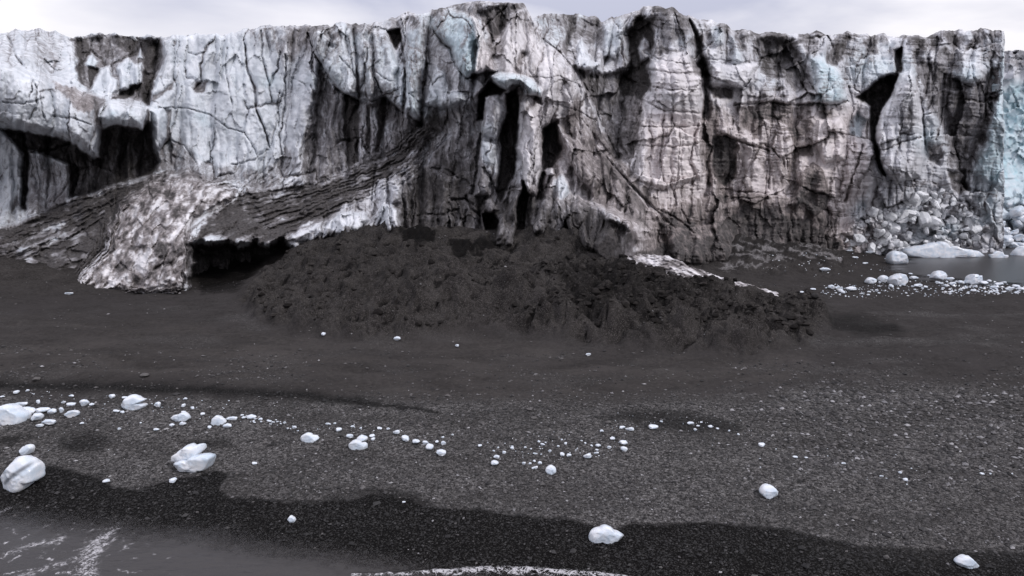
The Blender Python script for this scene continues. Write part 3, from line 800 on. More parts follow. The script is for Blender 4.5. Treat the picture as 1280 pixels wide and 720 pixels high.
# (far +/near -, dirt plus painted recess shade, blue, warm, edge softness, outline)
POLY = [
    # left: rear wall, dirty gully, bench, hollow under it painted black for shade
    (3.0, .50, 0, 0, 5, [(90, 50), (110, 44), (150, 42), (172, 46), (203, 50), (203, 72), (195, 97), (188, 132), (176, 126), (150, 119), (128, 119), (108, 113), (98, 100), (97, 75)]),
    (0.3, .62, 0, 0, 5, [(92, 50), (112, 48), (113, 62), (104, 78), (104, 105), (97, 100), (96, 75)]),
    (0.5, .70, 0, 0, 4, [(180, 50), (203, 50), (202, 72), (194, 95), (188, 132), (178, 126), (172, 112), (180, 92), (182, 72), (176, 60)]),
    (0.4, .55, 0, 0, 5, [(138, 42), (176, 46), (180, 58), (168, 72), (150, 60), (138, 52)]),
    (-0.6, -.9, 0, 0, 2.5, [(107, 80), (115, 66), (123, 78), (119, 84), (110, 84)]),
    (-1.2, -.95, .1, 0, 2.5, [(112, 113), (119, 99), (127, 85), (137, 83), (140, 96), (147, 101), (146, 112), (139, 120), (126, 120)]),
    (-1.0, -.9, .1, 0, 2.5, [(146, 86), (160, 71), (168, 80), (179, 80), (177, 103), (163, 110), (150, 112), (149, 94)]),
    (-0.5, -.8, 0, 0, 2.5, [(170, 74), (176, 60), (179, 74)]),
    (1.2, .85, 0, 0, 2, [(110, 84), (124, 86), (118, 96), (111, 110)]),
    (1.2, .9, 0, 0, 2, [(139, 124), (168, 105), (176, 104), (160, 124)]),
    (-5.0, 0, 0, 0, 2.5, [(-420, 70), (-100, 76), (0, 73), (12, 74), (25, 83), (36, 92), (60, 94), (78, 101), (92, 107), (108, 117), (120, 119), (150, 127), (176, 131), (188, 135), (189, 152), (178, 162), (140, 157),
                              (125, 162), (124, 198), (112, 194), (100, 185), (88, 177), (60, 170), (30, 163), (0, 157), (-420, 170)]),
    (0.0, -.3, .12, 0, 8, [(-420, 70), (0, 72), (30, 90), (36, 110), (36, 155), (0, 155), (-420, 165)]),
    (0.2, .40, 0, .5, 5, [(68, 104), (92, 112), (116, 121), (117, 137), (100, 141), (84, 124)]),
    (0.5, .62, 0, 0, 4, [(116, 121), (132, 124), (122, 142), (128, 158), (120, 152)]),
    (-0.4, -.5, 0, 0, 3, [(122, 146), (140, 131), (160, 136), (171, 145), (158, 157), (140, 155)]),
    (3.2, .82, 0, 0, 4, [(2, 161), (40, 166), (70, 171), (95, 181), (118, 199), (125, 196), (127, 161), (140, 157), (165, 157), (178, 161), (186, 136), (190, 150), (192, 186), (200, 202), (190, 217), (150, 228), (100, 246),
                         (88, 246), (86, 204), (60, 193), (36, 188), (34, 262), (28, 262), (29, 192), (14, 172)]),
    (0.6, .35, 0, 0, 6, [(35, 196), (88, 206), (88, 260), (36, 268)]),
    (0.0, -.4, 0, 0, 3, [(146, 180), (153, 182), (150, 196), (144, 200)]),
    (-1.6, -.4, .05, 0, 2.5, [(187, 138), (204, 135), (209, 150), (208, 172), (200, 186), (191, 182), (186, 160)]),
    (0.8, .5, 0, 0, 2.5, [(205, 136), (214, 138), (213, 175), (203, 186), (208, 170), (209, 150)]),
    # left clean wall
    (0.0, -.45, .10, 0, 22, [(200, 55), (300, 45), (380, 60), (395, 100), (378, 190), (340, 205), (250, 205), (210, 150)]),
    (0.0, .35, 0, 0, 7, [(360, 34), (395, 34), (388, 62), (370, 75), (352, 80), (345, 60)]),
    (0.6, .55, 0, 0, 3.5, [(222, 98), (214, 112), (200, 122), (188, 128), (192, 120), (205, 112)]),
    (0.7, .65, 0, 0, 4, [(244, 101), (258, 102), (256, 114), (246, 117), (240, 110)]),
    (0.3, .35, 0, 0, 5, [(200, 185), (225, 175), (250, 205), (330, 212), (350, 200), (360, 180), (374, 205), (340, 236), (250, 224), (190, 212)]),
    # hanging blocks left of the central buttress
    (1.6, .45, 0, 0, 5, [(400, 82), (410, 98), (428, 120), (448, 125), (466, 130), (482, 124), (502, 141), (526, 157), (500, 182), (470, 202), (430, 216), (385, 230), (376, 196), (390, 142)]),
    (-2.2, -.05, .25, 0, 2.5, [(386, 40), (400, 33), (425, 28), (441, 33), (445, 80), (446, 120), (430, 117), (420, 109), (410, 94), (402, 79), (394, 69)]),
    (-1.6, -.05, .35, 0, 2.5, [(457, 46), (466, 58), (468, 90), (473, 108), (465, 120), (450, 115), (446, 82)]),
    (-2.2, -.10, .30, 0, 2.5, [(466, 40), (484, 40), (493, 65), (506, 84), (503, 137), (480, 120), (468, 96)]),
    (2.5, .8, 0, 0, 2.5, [(484, 40), (500, 36), (501, 50), (495, 62), (489, 52)]),
    (-1.4, -.05, .45, 0, 2.5, [(509, 40), (528, 24), (534, 60), (531, 84), (524, 100), (525, 148), (506, 136), (508, 92)]),
    (-1.0, -.15, .3, 0, 3, [(446, 34), (466, 34), (462, 58), (448, 72)]),
    (1.0, .62, 0, 0, 3, [(430, 116), (447, 124), (449, 200), (436, 210), (430, 160)]),
    (0.6, .5, 0, 0, 2.5, [(458, 130), (463, 130), (462, 196), (456, 198)]),
    (0.8, .62, 0, 0, 3, [(474, 128), (484, 124), (482, 150), (474, 190), (469, 190)]),
    (-0.4, -.3, 0, 0, 2.5, [(449, 130), (458, 130), (457, 196), (450, 198)]),
    (-0.4, -.3, 0, 0, 2.5, [(463, 136), (474, 134), (470, 186), (463, 192)]),
    (-0.5, -.3, 0, 0, 3, [(484, 152), (496, 150), (490, 176), (476, 192), (474, 188)]),
    # dirty thrust band sweeping down to the left
    (0.4, .70, 0, 0, 10, [(526, 153), (500, 180), (470, 200), (430, 215), (385, 231), (340, 240), (300, 246), (270, 262), (240, 300), (350, 303), (385, 280), (420, 262), (450, 250), (470, 228), (500, 215), (530, 190), (560, 150),
                         (545, 142)]),
    (0.0, -.35, 0, 0, 6, [(392, 236), (440, 218), (460, 222), (420, 240), (380, 250)]),
    # apron at the far left
    (0.0, .66, 0, 0, 10, [(-420, 285), (0, 290), (70, 258), (130, 238), (190, 222), (150, 262), (132, 292), (128, 312), (108, 336), (84, 357), (50, 345), (-420, 345)]),
    (-0.5, -.85, 0, 0, 3, [(20, 314), (35, 299), (60, 286), (80, 279), (72, 300), (60, 311), (32, 321)]),
    (-0.4, -.8, 0, 0, 2.5, [(24, 325), (38, 321), (50, 326), (48, 334), (28, 331)]),
    (-0.3, -.7, 0, 0, 2, [(3, 324), (12, 322), (16, 327), (8, 330)]),
    (-1.2, -.05, 0, .45, 10, [(150, 252), (190, 222), (240, 219), (294, 238), (290, 250), (270, 263), (242, 270), (236, 300), (238, 340), (226, 368), (170, 371), (120, 368), (84, 357), (110, 336), (130, 311), (132, 290)]),
    (-0.3, -.45, 0, .0, 4, [(240, 236), (275, 234), (294, 244), (288, 252), (262, 258), (243, 252)]),
    (0.2, .40, 0, .3, 5, [(160, 312), (200, 304), (238, 300), (236, 330), (222, 350), (210, 330), (190, 318)]),
    # black hollow under the apron, its shade painted in as dirt tone
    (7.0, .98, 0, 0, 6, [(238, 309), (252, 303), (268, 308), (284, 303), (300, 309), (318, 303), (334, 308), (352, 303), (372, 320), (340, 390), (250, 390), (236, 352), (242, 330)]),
    (-0.2, -.55, 0, 0, 2.5, [(254, 296), (266, 295), (284, 297), (282, 303), (256, 303)]),
    (-0.2, -.55, 0, 0, 2.5, [(294, 297), (318, 292), (312, 303), (296, 303)]),
    # ice blocks at the foot, centre left
    (-1.3, -.75, .05, 0, 3, [(362, 300), (378, 280), (398, 270), (406, 268), (404, 292), (392, 302)]),
    (-1.5, -.75, .08, 0, 3, [(405, 286), (420, 266), (440, 263), (455, 264), (462, 274), (448, 290), (440, 293), (420, 293), (404, 300)]),
    (-1.6, -.55, .05, 0, 2.5, [(462, 280), (472, 262), (482, 240), (486, 246), (476, 272), (466, 296), (452, 304)]),
    (-1.7, -.7, .08, 0, 2.5, [(477, 256), (488, 254), (500, 262), (501, 286), (484, 292), (473, 294), (475, 272)]),
    (-1.2, -.35, 0, 0, 2.5, [(488, 226), (500, 220), (507, 224), (503, 252), (490, 254)]),
    (-1.0, -.25, 0, 0, 2.5, [(474, 226), (482, 222), (484, 244), (478, 252), (470, 246)]),
    (0.0, .25, 0, 0, 10, [(500, 200), (600, 170), (605, 260), (600, 300), (505, 300)]),
    # central buttress; cavities between its columns darkened with painted shade
    (-2.4, -.25, .75, 0, 3, [(543, 25), (548, 15), (562, 12), (585, 15), (596, 25), (603, 45), (600, 62), (596, 90), (582, 97), (571, 85), (565, 60), (553, 52), (543, 38)]),
    (-2.2, -.30, .05, .6, 3, [(588, 17), (596, 22), (605, 45), (615, 70), (621, 90), (600, 92), (592, 92), (596, 60)]),
    (-1.6, -.35, .2, 0, 3, [(531, 128), (545, 82), (556, 92), (562, 112), (580, 116), (582, 126), (560, 136), (536, 133)]),
    (1.6, .60, 0, 0, 4, [(598, 15), (630, 5), (655, 3), (660, 8), (640, 16), (630, 34), (616, 55), (608, 32)]),
    (0.0, -.35, .15, .3, 8, [(630, 36), (660, 22), (676, 50), (704, 74), (728, 108), (748, 160), (762, 200), (740, 220), (700, 160), (690, 130), (650, 92), (628, 80)]),
    (1.0, .35, .1, 0, 3, [(640, 92), (652, 64), (658, 66), (650, 92)]),
    (-3.0, -.35, .55, 0, 2.2, [(613, 97), (622, 91), (636, 90), (645, 92), (656, 95), (667, 101), (678, 114), (676, 120), (656, 119), (650, 109), (640, 106), (632, 112), (620, 106)]),
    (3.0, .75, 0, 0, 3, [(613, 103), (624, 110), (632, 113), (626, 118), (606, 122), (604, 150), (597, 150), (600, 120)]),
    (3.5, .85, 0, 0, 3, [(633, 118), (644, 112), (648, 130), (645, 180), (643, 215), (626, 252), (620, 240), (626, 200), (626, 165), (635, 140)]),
    (-1.6, -.35, 0, .35, 3, [(648, 128), (660, 124), (672, 150), (677, 210), (672, 246), (655, 242), (654, 214), (648, 190), (645, 165)]),
    (-1.2, -.30, .0, .1, 3, [(604, 122), (624, 117), (626, 160), (621, 176), (604, 170)]),
    (-1.6, -.35, .15, 0, 2.2, [(602, 176), (622, 180), (622, 215), (612, 246), (594, 245), (596, 224)]),
    (-1.8, -.4, .35, 0, 2, [(605, 251), (613, 247), (623, 262), (614, 268), (606, 262)]),
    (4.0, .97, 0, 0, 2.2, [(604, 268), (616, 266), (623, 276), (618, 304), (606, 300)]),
    (-1.6, .15, 0, 0, 2.5, [(624, 272), (640, 254), (651, 216), (655, 230), (646, 262), (641, 308), (618, 312), (616, 292)]),
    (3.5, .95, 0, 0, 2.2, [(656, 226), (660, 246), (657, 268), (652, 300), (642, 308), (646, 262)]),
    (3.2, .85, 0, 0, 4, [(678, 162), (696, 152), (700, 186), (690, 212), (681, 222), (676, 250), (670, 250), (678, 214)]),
    (-1.6, .0, .1, 0, 2.5, [(665, 286), (677, 250), (690, 222), (704, 216), (718, 246), (712, 270), (700, 296), (668, 292)]),
    (0.2, -.5, .25, 0, 3, [(690, 246), (692, 226), (704, 218), (714, 240), (704, 250)]),
    (-2.6, -.95, .1, 0, 1.8, [(679, 214), (684, 210), (691, 212), (693, 219), (684, 222)]),
    (-1.8, -.15, 0, .5, 2.5, [(696, 154), (712, 170), (736, 190), (752, 224), (742, 244), (726, 226), (712, 206)]),
    (0.5, .35, 0, 0, 6, [(560, 140), (600, 130), (602, 170), (590, 230), (530, 260), (520, 200)]),
    (0.0, .46, 0, 0, 14, [(505, 236), (560, 215), (600, 250), (650, 250), (690, 262), (740, 262), (800, 300), (770, 335), (680, 310), (600, 312), (500, 300)]),
    (0.0, .44, 0, 0, 16, [(500, 214), (560, 190), (600, 200), (650, 230), (690, 236), (740, 262), (800, 300), (770, 335), (680, 310), (600, 312), (490, 300)]),
    (0.0, .46, 0, .6, 16, [(700, 150), (722, 120), (752, 166), (790, 216), (828, 256), (868, 300), (850, 330), (806, 318), (760, 268), (724, 232)]),
    (-0.8, .50, 0, .5, 14, [(820, 268), (870, 246), (930, 240), (1000, 246), (1050, 276), (1056, 330), (840, 330)]),
    # blocks at the foot of the buttress, right
    (-2.6, .42, .05, .1, 5, [(706, 270), (724, 244), (744, 256), (790, 272), (800, 300), (770, 330), (710, 300)]),
    (-1.6, -.35, 0, .1, 4, [(742, 252), (766, 262), (796, 276), (812, 290), (800, 298), (780, 284), (756, 276)]),
    (-2.0, -.15, .1, 0, 3, [(780, 296), (796, 284), (808, 300), (806, 322), (782, 326), (762, 318)]),
    # valley behind, horn, dark slab
    (0.0, -.25, .35, 0, 6, [(668, 24), (690, 19), (712, 20), (700, 62), (690, 60)]),
    (0.6, .55, 0, 0, 4, [(712, 20), (722, 20), (716, 40), (708, 66), (700, 66), (708, 40)]),
    (0.2, .35, 0, 0, 5, [(724, 22), (748, 26), (748, 50), (736, 56), (716, 46)]),
    (-2.4, -.9, .1, 0, 2, [(719, 79), (723, 60), (727, 46), (733, 62), (740, 76), (750, 80), (740, 88), (722, 86)]),
    (-1.4, -.55, .2, 0, 3, [(752, 32), (765, 24), (778, 20), (781, 40), (776, 60), (768, 72), (756, 70), (754, 50)]),
    (1.8, .58, 0, 0, 5, [(717, 84), (740, 92), (765, 93), (780, 86), (790, 66), (784, 42), (800, 20), (814, 28), (816, 76), (812, 106), (801, 128), (796, 182), (786, 206), (768, 196), (752, 152), (736, 116)]),
    (0.8, .75, 0, 0, 6, [(772, 98), (790, 84), (806, 78), (812, 104), (800, 124), (778, 120)]),
    (0.6, .6, 0, 0, 5, [(800, 20), (820, 22), (816, 44), (812, 70), (800, 88), (788, 70), (786, 44)]),
    (-1.2, -.55, .2, 0, 3, [(796, 62), (804, 44), (812, 52), (813, 72), (802, 80)]),
    (0.3, .30, 0, .3, 8, [(730, 120), (760, 176), (790, 220), (820, 250), (800, 262), (770, 230), (750, 190)]),
    # light face right of it
    (-0.8, -.45, 0, .5, 10, [(824, 70), (860, 62), (880, 96), (884, 150), (880, 220), (830, 236), (792, 224), (800, 150), (810, 118)]),
    (0.2, .32, 0, 0, 7, [(822, 20), (850, 22), (860, 40), (838, 56), (826, 74), (816, 70)]),
    (1.2, .55, 0, 0, 4, [(862, 26), (874, 50), (884, 78), (890, 110), (884, 150), (876, 150), (880, 110), (872, 76)]),
    (0.6, .5, 0, 0, 5, [(866, 70), (882, 78), (884, 96), (868, 94)]),
    (0.3, .4, 0, 0, 7, [(880, 120), (896, 130), (900, 200), (884, 230), (874, 200)]),
    (0.8, .68, 0, 0, 3.5, [(886, 110), (916, 111), (914, 122), (892, 123)]),
    (0.8, .85, 0, 0, 4, [(891, 172), (904, 169), (920, 176), (919, 224), (906, 232), (892, 218)]),
    (0.2, .38, 0, 0, 8, [(892, 218), (918, 222), (914, 250), (896, 252)]),
    (1.2, .60, 0, 0, 7, [(955, 52), (986, 50), (1005, 76), (1016, 110), (992, 114), (976, 92), (962, 100), (950, 88)]),
    (0.6, .48, 0, 0, 6, [(920, 132), (950, 127), (1014, 132), (1016, 196), (996, 196), (984, 160), (970, 150), (954, 150), (948, 176), (930, 160)]),
    (0.4, .30, 0, 0, 8, [(950, 200), (990, 200), (996, 240), (960, 236)]),
    (-1.0, -.5, .1, .3, 3, [(890, 82), (918, 80), (946, 80), (948, 100), (930, 112), (912, 108), (888, 106)]),
    (-0.8, -.35, .25, 0, 3, [(916, 46), (926, 58), (930, 78), (916, 80)]),
    (-0.8, -.35, .25, 0, 3, [(886, 40), (896, 28), (906, 30), (904, 56), (890, 58)]),
    (-1.2, -.40, .65, 0, 4, [(1014, 74), (1030, 70), (1046, 84), (1054, 100), (1060, 126), (1036, 132), (1018, 128), (1020, 104)]),
    (-1.0, -.5, .2, 0, 3, [(1022, 150), (1050, 144), (1058, 166), (1056, 200), (1030, 204), (1020, 180)]),
    (0.6, .05, .7, 0, 3, [(1062, 152), (1072, 140), (1082, 150), (1078, 172), (1062, 168)]),
    (0.8, .6, 0, 0, 5, [(1040, 46), (1062, 44), (1056, 66), (1048, 82), (1034, 78)]),
    (-0.8, .62, 0, .1, 4, [(1002, 216), (1016, 204), (1028, 208), (1036, 236), (1034, 262), (1016, 272), (1004, 254), (992, 262), (984, 256)]),
    # overhang with shade painted under it, and prow of the right promontory
    (-2.2, -.42, .05, .15, 2.5, [(1098, 146), (1106, 130), (1116, 114), (1124, 93), (1138, 85), (1146, 102), (1151, 132), (1155, 182), (1150, 220), (1120, 230), (1104, 212), (1096, 180)]),
    (3.4, .85, 0, 0, 3, [(1070, 121), (1085, 112), (1100, 97), (1122, 93), (1116, 112), (1106, 128), (1098, 146), (1094, 172), (1100, 200), (1107, 220), (1100, 216), (1090, 180), (1088, 150), (1088, 132)]),
    (1.6, .75, 0, 0, 2.5, [(1119, 63), (1128, 60), (1127, 90), (1119, 92)]),
    (0.0, -.2, .15, 0, 6, [(1066, 60), (1116, 50), (1116, 90), (1090, 100), (1070, 112)]),
    (0.8, .55, 0, 0, 8, [(1144, 66), (1170, 80), (1190, 96), (1214, 106), (1250, 82), (1252, 106), (1246, 132), (1239, 152), (1236, 176), (1225, 182), (1212, 208), (1204, 222), (1190, 212), (1178, 160), (1160, 134), (1148, 100)]),
    (0.5, .40, 0, 0, 8, [(1172, 60), (1196, 64), (1200, 90), (1176, 92)]),
    (-0.6, -.4, .35, 0, 6, [(1196, 80), (1222, 76), (1224, 100), (1204, 106), (1194, 96)]),
    (-0.8, -.25, .15, 0, 4, [(1154, 140), (1174, 130), (1176, 170), (1166, 186), (1152, 176)]),
    (1.2, .72, 0, 0, 4, [(1186, 214), (1204, 214), (1209, 236), (1200, 243), (1190, 236)]),
    (0.6, .5, 0, 0, 5, [(1160, 176), (1176, 182), (1174, 206), (1158, 200)]),
    (-0.6, -.45, .75, 0, 5, [(1238, 154), (1250, 110), (1256, 60), (1256, 240), (1214, 216), (1226, 190)]),
    (0.0, -.2, .35, 0, 8, [(1210, 220), (1256, 230), (1256, 300), (1230, 280)]),
    (0.0, -.25, .25, 0, 8, [(1060, 262), (1086, 240), (1090, 270), (1070, 290)]),
]
# (far, dirt, widths, line)
LINE = [
    (.8, .7, 1.6, [(10, 45), (16, 60), (21, 72), (28, 81)]), (.5, .4, 1.1, [(31, 40), (30, 62)]), (.3, .3, .9, [(49, 55), (48, 90)]), (.3, .3, 1, [(52, 78), (66, 79)]),
    (.6, .55, 1.4, [(37, 92), (46, 110), (44, 128), (38, 150)]), (.4, .4, 1.0, [(5, 128), (30, 129), (55, 122)]), (.4, .5, 1.2, [(64, 144), (90, 149), (112, 154)]), (.4, .5, 1.2, [(50, 120), (53, 145)]),
    (.7, .7, [1, 2.5, 2, 2, 1], [(269, 46), (258, 62), (252, 80), (250, 100), (243, 112)]),
    (1.0, .75, [1.2, 2, 2.4, 1.6, 1.6, 1], [(306, 50), (308, 85), (318, 108), (322, 140), (330, 160), (337, 184)]),
    (.7, .6, 1.3, [(326, 38), (327, 70), (335, 100), (340, 128)]), (.7, .55, 1.3, [(352, 66), (345, 90), (337, 106)]),
    (.8, .6, 1.4, [(358, 70), (357, 110), (354, 140), (350, 170), (353, 194)]), (.5, .5, 1.2, [(349, 115), (345, 150), (340, 182)]),
    (.4, .5, 1.0, [(200, 135), (230, 135), (262, 143), (285, 160), (305, 165), (315, 180), (322, 196)]), (.4, .45, 1.0, [(215, 176), (230, 181), (245, 203)]), (.4, .4, 1.0, [(262, 178), (266, 196), (258, 206)]),
    (.4, .4, 1, [(225, 45), (222, 62), (222, 80)]), (.3, .3, .9, [(365, 98), (380, 104), (388, 118)]), (.4, .35, 1.2, [(374, 72), (366, 100), (364, 150)]),
    (.4, .4, 1.1, [(284, 60), (282, 90), (290, 130)]), (.3, .35, 1, [(236, 66), (246, 70), (258, 66)]), (.4, .4, 1, [(375, 196), (368, 214), (356, 226)]), (.4, .4, 1, [(290, 206), (318, 200), (334, 186)]),
    (1.2, .8, [1.5, 2, 2.5, 2.5, 2.5, 2.5, 2], [(385, 42), (395, 70), (402, 80), (411, 96), (421, 111), (432, 119), (450, 126)]), (.8, .65, 1.5, [(402, 80), (396, 110), (390, 140), (382, 165), (374, 196)]),
    (1.2, .8, [1.4, 1.8, 2.2], [(442, 34), (446, 80), (448, 122)]), (1.2, .85, [2.2, 3, 3, 3.4, 4], [(450, 125), (466, 126), (482, 124), (502, 140), (527, 156)]),
    (1.0, .7, 1.4, [(467, 44), (466, 80), (470, 100), (478, 116)]), (.3, .4, 0.9, [(470, 90), (480, 98), (492, 102)]), (1.6, .85, [2, 2.4, 2.6], [(501, 52), (507, 90), (504, 140)]),
    (1.8, .85, [2, 3.6, 4, 3], [(533, 80), (529, 110), (527, 140), (526, 156)]), (.4, .4, 1, [(505, 112), (515, 120), (524, 128)]), (.6, .55, 1.4, [(541, 20), (534, 50), (536, 80)]), (.4, .4, 1.0, [(425, 72), (440, 88), (444, 96)]),
    (.9, .6, 3.5, [(411, 56), (416, 58)]), (.7, .6, 1.4, [(388, 172), (380, 180), (375, 194)]), (.5, .5, 1.2, [(388, 106), (394, 120)]),
    (1.0, .75, 1.8, [(543, 40), (553, 54), (564, 62), (570, 84), (582, 97), (600, 93), (621, 90)]), (.5, .45, 1.2, [(588, 18), (597, 45), (594, 80)]), (.6, .6, 1.4, [(632, 12), (630, 34), (617, 54), (612, 60)]),
    (.5, .5, 1.4, [(531, 132), (552, 137), (582, 126)]), (.5, .5, 1.2, [(660, 12), (668, 40), (672, 62)]), (.3, .4, 1.0, [(660, 98), (700, 96), (730, 110)]), (.3, .4, 1.0, [(690, 70), (712, 120), (720, 140)]),
    (.3, .4, 1.0, [(676, 128), (710, 134), (745, 150)]), (1.6, .85, 2.4, [(601, 168), (597, 205), (590, 242)]), (1.0, .7, 1.8, [(582, 245), (590, 262), (600, 270)]), (.8, .6, 1.5, [(565, 250), (580, 248), (592, 256)]),
    (.6, .6, 1.4, [(522, 270), (555, 268), (572, 260)]), (.8, .7, 1.6, [(560, 262), (562, 288)]), (.8, .7, 1.6, [(582, 262), (580, 288)]), (.5, .5, 1.2, [(540, 210), (560, 212), (572, 222)]),
    (1.0, .7, 1.8, [(505, 215), (500, 240), (506, 262), (504, 288)]), (.8, .6, 1.5, [(470, 206), (466, 232), (462, 262)]), (.8, .6, 1.4, [(404, 270), (403, 300)]), (.8, .7, 1.6, [(486, 224), (487, 256)]),
    (.5, .5, 1, [(441, 264), (443, 278), (440, 292)]), (.5, .5, 1, [(488, 256), (486, 270), (490, 288)]),
    (1.2, .75, 1.8, [(712, 270), (706, 284), (700, 300)]), (.8, .6, 1.4, [(664, 288), (676, 252), (688, 224)]), (.5, .6, 1.2, [(760, 316), (784, 300), (796, 286)]), (.5, .6, 1.2, [(778, 326), (796, 320), (808, 308)]),
    (.8, .6, 1.4, [(680, 50), (700, 66), (712, 80), (722, 92), (736, 116), (746, 142), (756, 164), (772, 196)]), (.4, .5, 1.1, [(731, 66), (738, 74)]), (.5, .5, 1.2, [(729, 26), (740, 32), (748, 34)]),
    (.4, .5, 1.1, [(815, 71), (850, 78), (882, 82)]), (.4, .5, 1.1, [(812, 88), (850, 92), (884, 89)]), (.4, .5, 1.1, [(806, 106), (835, 112), (884, 113)]), (.4, .5, 1.2, [(806, 126), (830, 138), (878, 141)]),
    (.4, .45, 1.1, [(800, 158), (840, 160), (878, 158)]), (.4, .45, 1.1, [(796, 182), (840, 184), (890, 178)]), (.7, .65, 1.5, [(830, 150), (828, 176), (826, 206), (830, 228)]), (.5, .5, 1.3, [(796, 150), (787, 176)]),
    (.4, .4, 1.1, [(850, 160), (849, 200), (846, 232)]), (1.3, .85, [2, 2.4, 2.6, 3, 2.4], [(863, 26), (873, 52), (879, 76), (884, 104), (878, 146)]), (.5, .5, 1.2, [(876, 152), (866, 176), (864, 200)]),
    (.8, .8, 1.7, [(902, 168), (930, 179), (960, 188)]), (.6, .6, 1.2, [(960, 188), (962, 210), (961, 236)]), (.5, .55, 1.3, [(880, 74), (912, 76), (940, 80)]), (.8, .75, 1.8, [(918, 131), (950, 128), (978, 131), (1016, 131)]),
    (.6, .6, 1.4, [(950, 116), (947, 130), (944, 138)]), (.6, .55, 1.2, [(973, 80), (978, 104), (980, 132)]), (.6, .65, 1.4, [(998, 78), (1010, 100), (1022, 118)]), (.4, .5, 1.2, [(946, 140), (956, 156), (960, 184)]),
    (.4, .5, 1.2, [(958, 200), (980, 200), (996, 198)]), (.4, .5, 1.1, [(893, 180), (893, 230)]), (.4, .5, 1.2, [(878, 190), (876, 230)]), (.5, .55, 1.4, [(900, 236), (930, 240), (962, 242)]), (.5, .5, 1.2, [(905, 246), (960, 248)]),
    (.8, .7, 1.5, [(1016, 130), (1040, 131), (1060, 127)]), (.6, .5, 1.4, [(1062, 110), (1066, 130), (1060, 160), (1058, 200)]), (.9, .8, [1.3, 1.8, 2, 2.6], [(1079, 182), (1072, 206), (1062, 232), (1056, 252)]),
    (.7, .7, 1.3, [(1099, 186), (1120, 181), (1151, 172)]), (.7, .65, 1.4, [(1146, 100), (1153, 140), (1156, 180)]), (1.0, .75, 1.6, [(1171, 46), (1170, 75), (1168, 102)]), (1.0, .85, [2, 2.6, 2, 1.4], [(1181, 94), (1178, 132), (1174, 156), (1171, 176)]),
    (.5, .55, 1.3, [(1155, 144), (1172, 140), (1190, 130)]), (.4, .5, 1.1, [(1214, 40), (1218, 50), (1211, 62)]), (.4, .5, 1.1, [(1234, 44), (1242, 56), (1236, 66)]), (.6, .6, 1.4, [(1192, 100), (1212, 108), (1236, 102)]),
    (.5, .5, 1.2, [(1100, 200), (1116, 214), (1128, 240)]), (.4, .4, 1.1, [(1250, 250), (1240, 270), (1228, 280)]), (.6, .6, 1.2, [(1030, 45), (1026, 60), (1016, 68)]), (.5, .5, 1.2, [(1086, 50), (1080, 75), (1070, 104)]),
    (.6, .65, 1.4, [(844, 240), (866, 226), (862, 232)]), (.6, .6, 1.4, [(838, 230), (846, 250), (838, 270)]), (.6, .6, 1.3, [(852, 236), (850, 260), (862, 280)]), (.6, .6, 1.4, [(820, 260), (850, 276), (866, 290)]),
]
# flow ropes on the apron
for k in range(9):
    o = k * 10.0 + (k * 37 % 7)
    LINE.append((.35, (.55 if k % 3 else -.7), 1.2 + 0.5 * (k % 2), [(-40, 292 + o * .8), (70, 262 + o * .55), (130, 241 + o * .4), (205, 214 + o * .3 - 2)][: 4 if k < 6 else 3]))
for k in range(10):
    LINE.append((.3, .5, 1.2, [(330 + 8 * k, 196 + 2 * k), (322 + 8 * k, 214 + 1.6 * k), (296 + 9 * k, 232 + k)]))
for k in range(7):
    LINE.append((.4, .45 if k % 3 else -.5, 1.3, [(528 + 1.5 * k, 158 + 4 * k), (500 + 3 * k, 186 + 5 * k), (474 + 3 * k, 206 + 5 * k)]))
_up = np.array([(526, 155), (500, 181), (470, 201), (430, 215), (385, 231), (340, 240), (285, 247)], float)
_lo = np.array([(562, 168), (522, 216), (492, 234), (462, 248), (422, 264), (388, 280), (350, 300)], float)
for k in range(11):
    q_ = _up + (_lo - _up) * (k / 10.0)
    LINE.append((.45, (.5, -.5, .35)[k % 3], (1.3, 2.2, 1.8)[k % 3], [tuple(p) for p in q_]))
for k in range(9):
    LINE.append((.3, .45 if k % 2 else -.4, 1.3, [(728 + 5 * k, 150 + 6 * k), (752 + 5 * k, 190 + 6 * k), (784 + 5 * k, 226 + 5 * k), (812 + 4 * k, 262 + 3 * k)]))

RG = 0.6 * fbm(SU / 5.5, SV / 34, 4, 87, 0.6) + 0.5 * fbm(SU / 11, SV / 9, 4, 88, 0.6)
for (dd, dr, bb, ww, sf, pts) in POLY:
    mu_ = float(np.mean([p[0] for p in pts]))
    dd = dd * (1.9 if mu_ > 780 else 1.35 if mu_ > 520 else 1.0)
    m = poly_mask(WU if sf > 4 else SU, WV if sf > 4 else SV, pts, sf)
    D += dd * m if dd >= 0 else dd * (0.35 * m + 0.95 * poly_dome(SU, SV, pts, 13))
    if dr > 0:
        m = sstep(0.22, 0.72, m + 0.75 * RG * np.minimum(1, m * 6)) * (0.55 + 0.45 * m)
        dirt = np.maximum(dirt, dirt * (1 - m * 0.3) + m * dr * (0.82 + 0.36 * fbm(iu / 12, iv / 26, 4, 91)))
    elif dr < 0:
        dirt = dirt * (1 + dr * m)
    blue = np.maximum(blue, bb * (m if bb < 0.3 else poly_mask(WU + 5 * a2, WV, pts, 9)))
    warm = np.maximum(warm, ww * m) * (1 - 0.8 * m * (bb > 0.2))
LN = fbm(iu / 16, iv / 16, 4, 98)
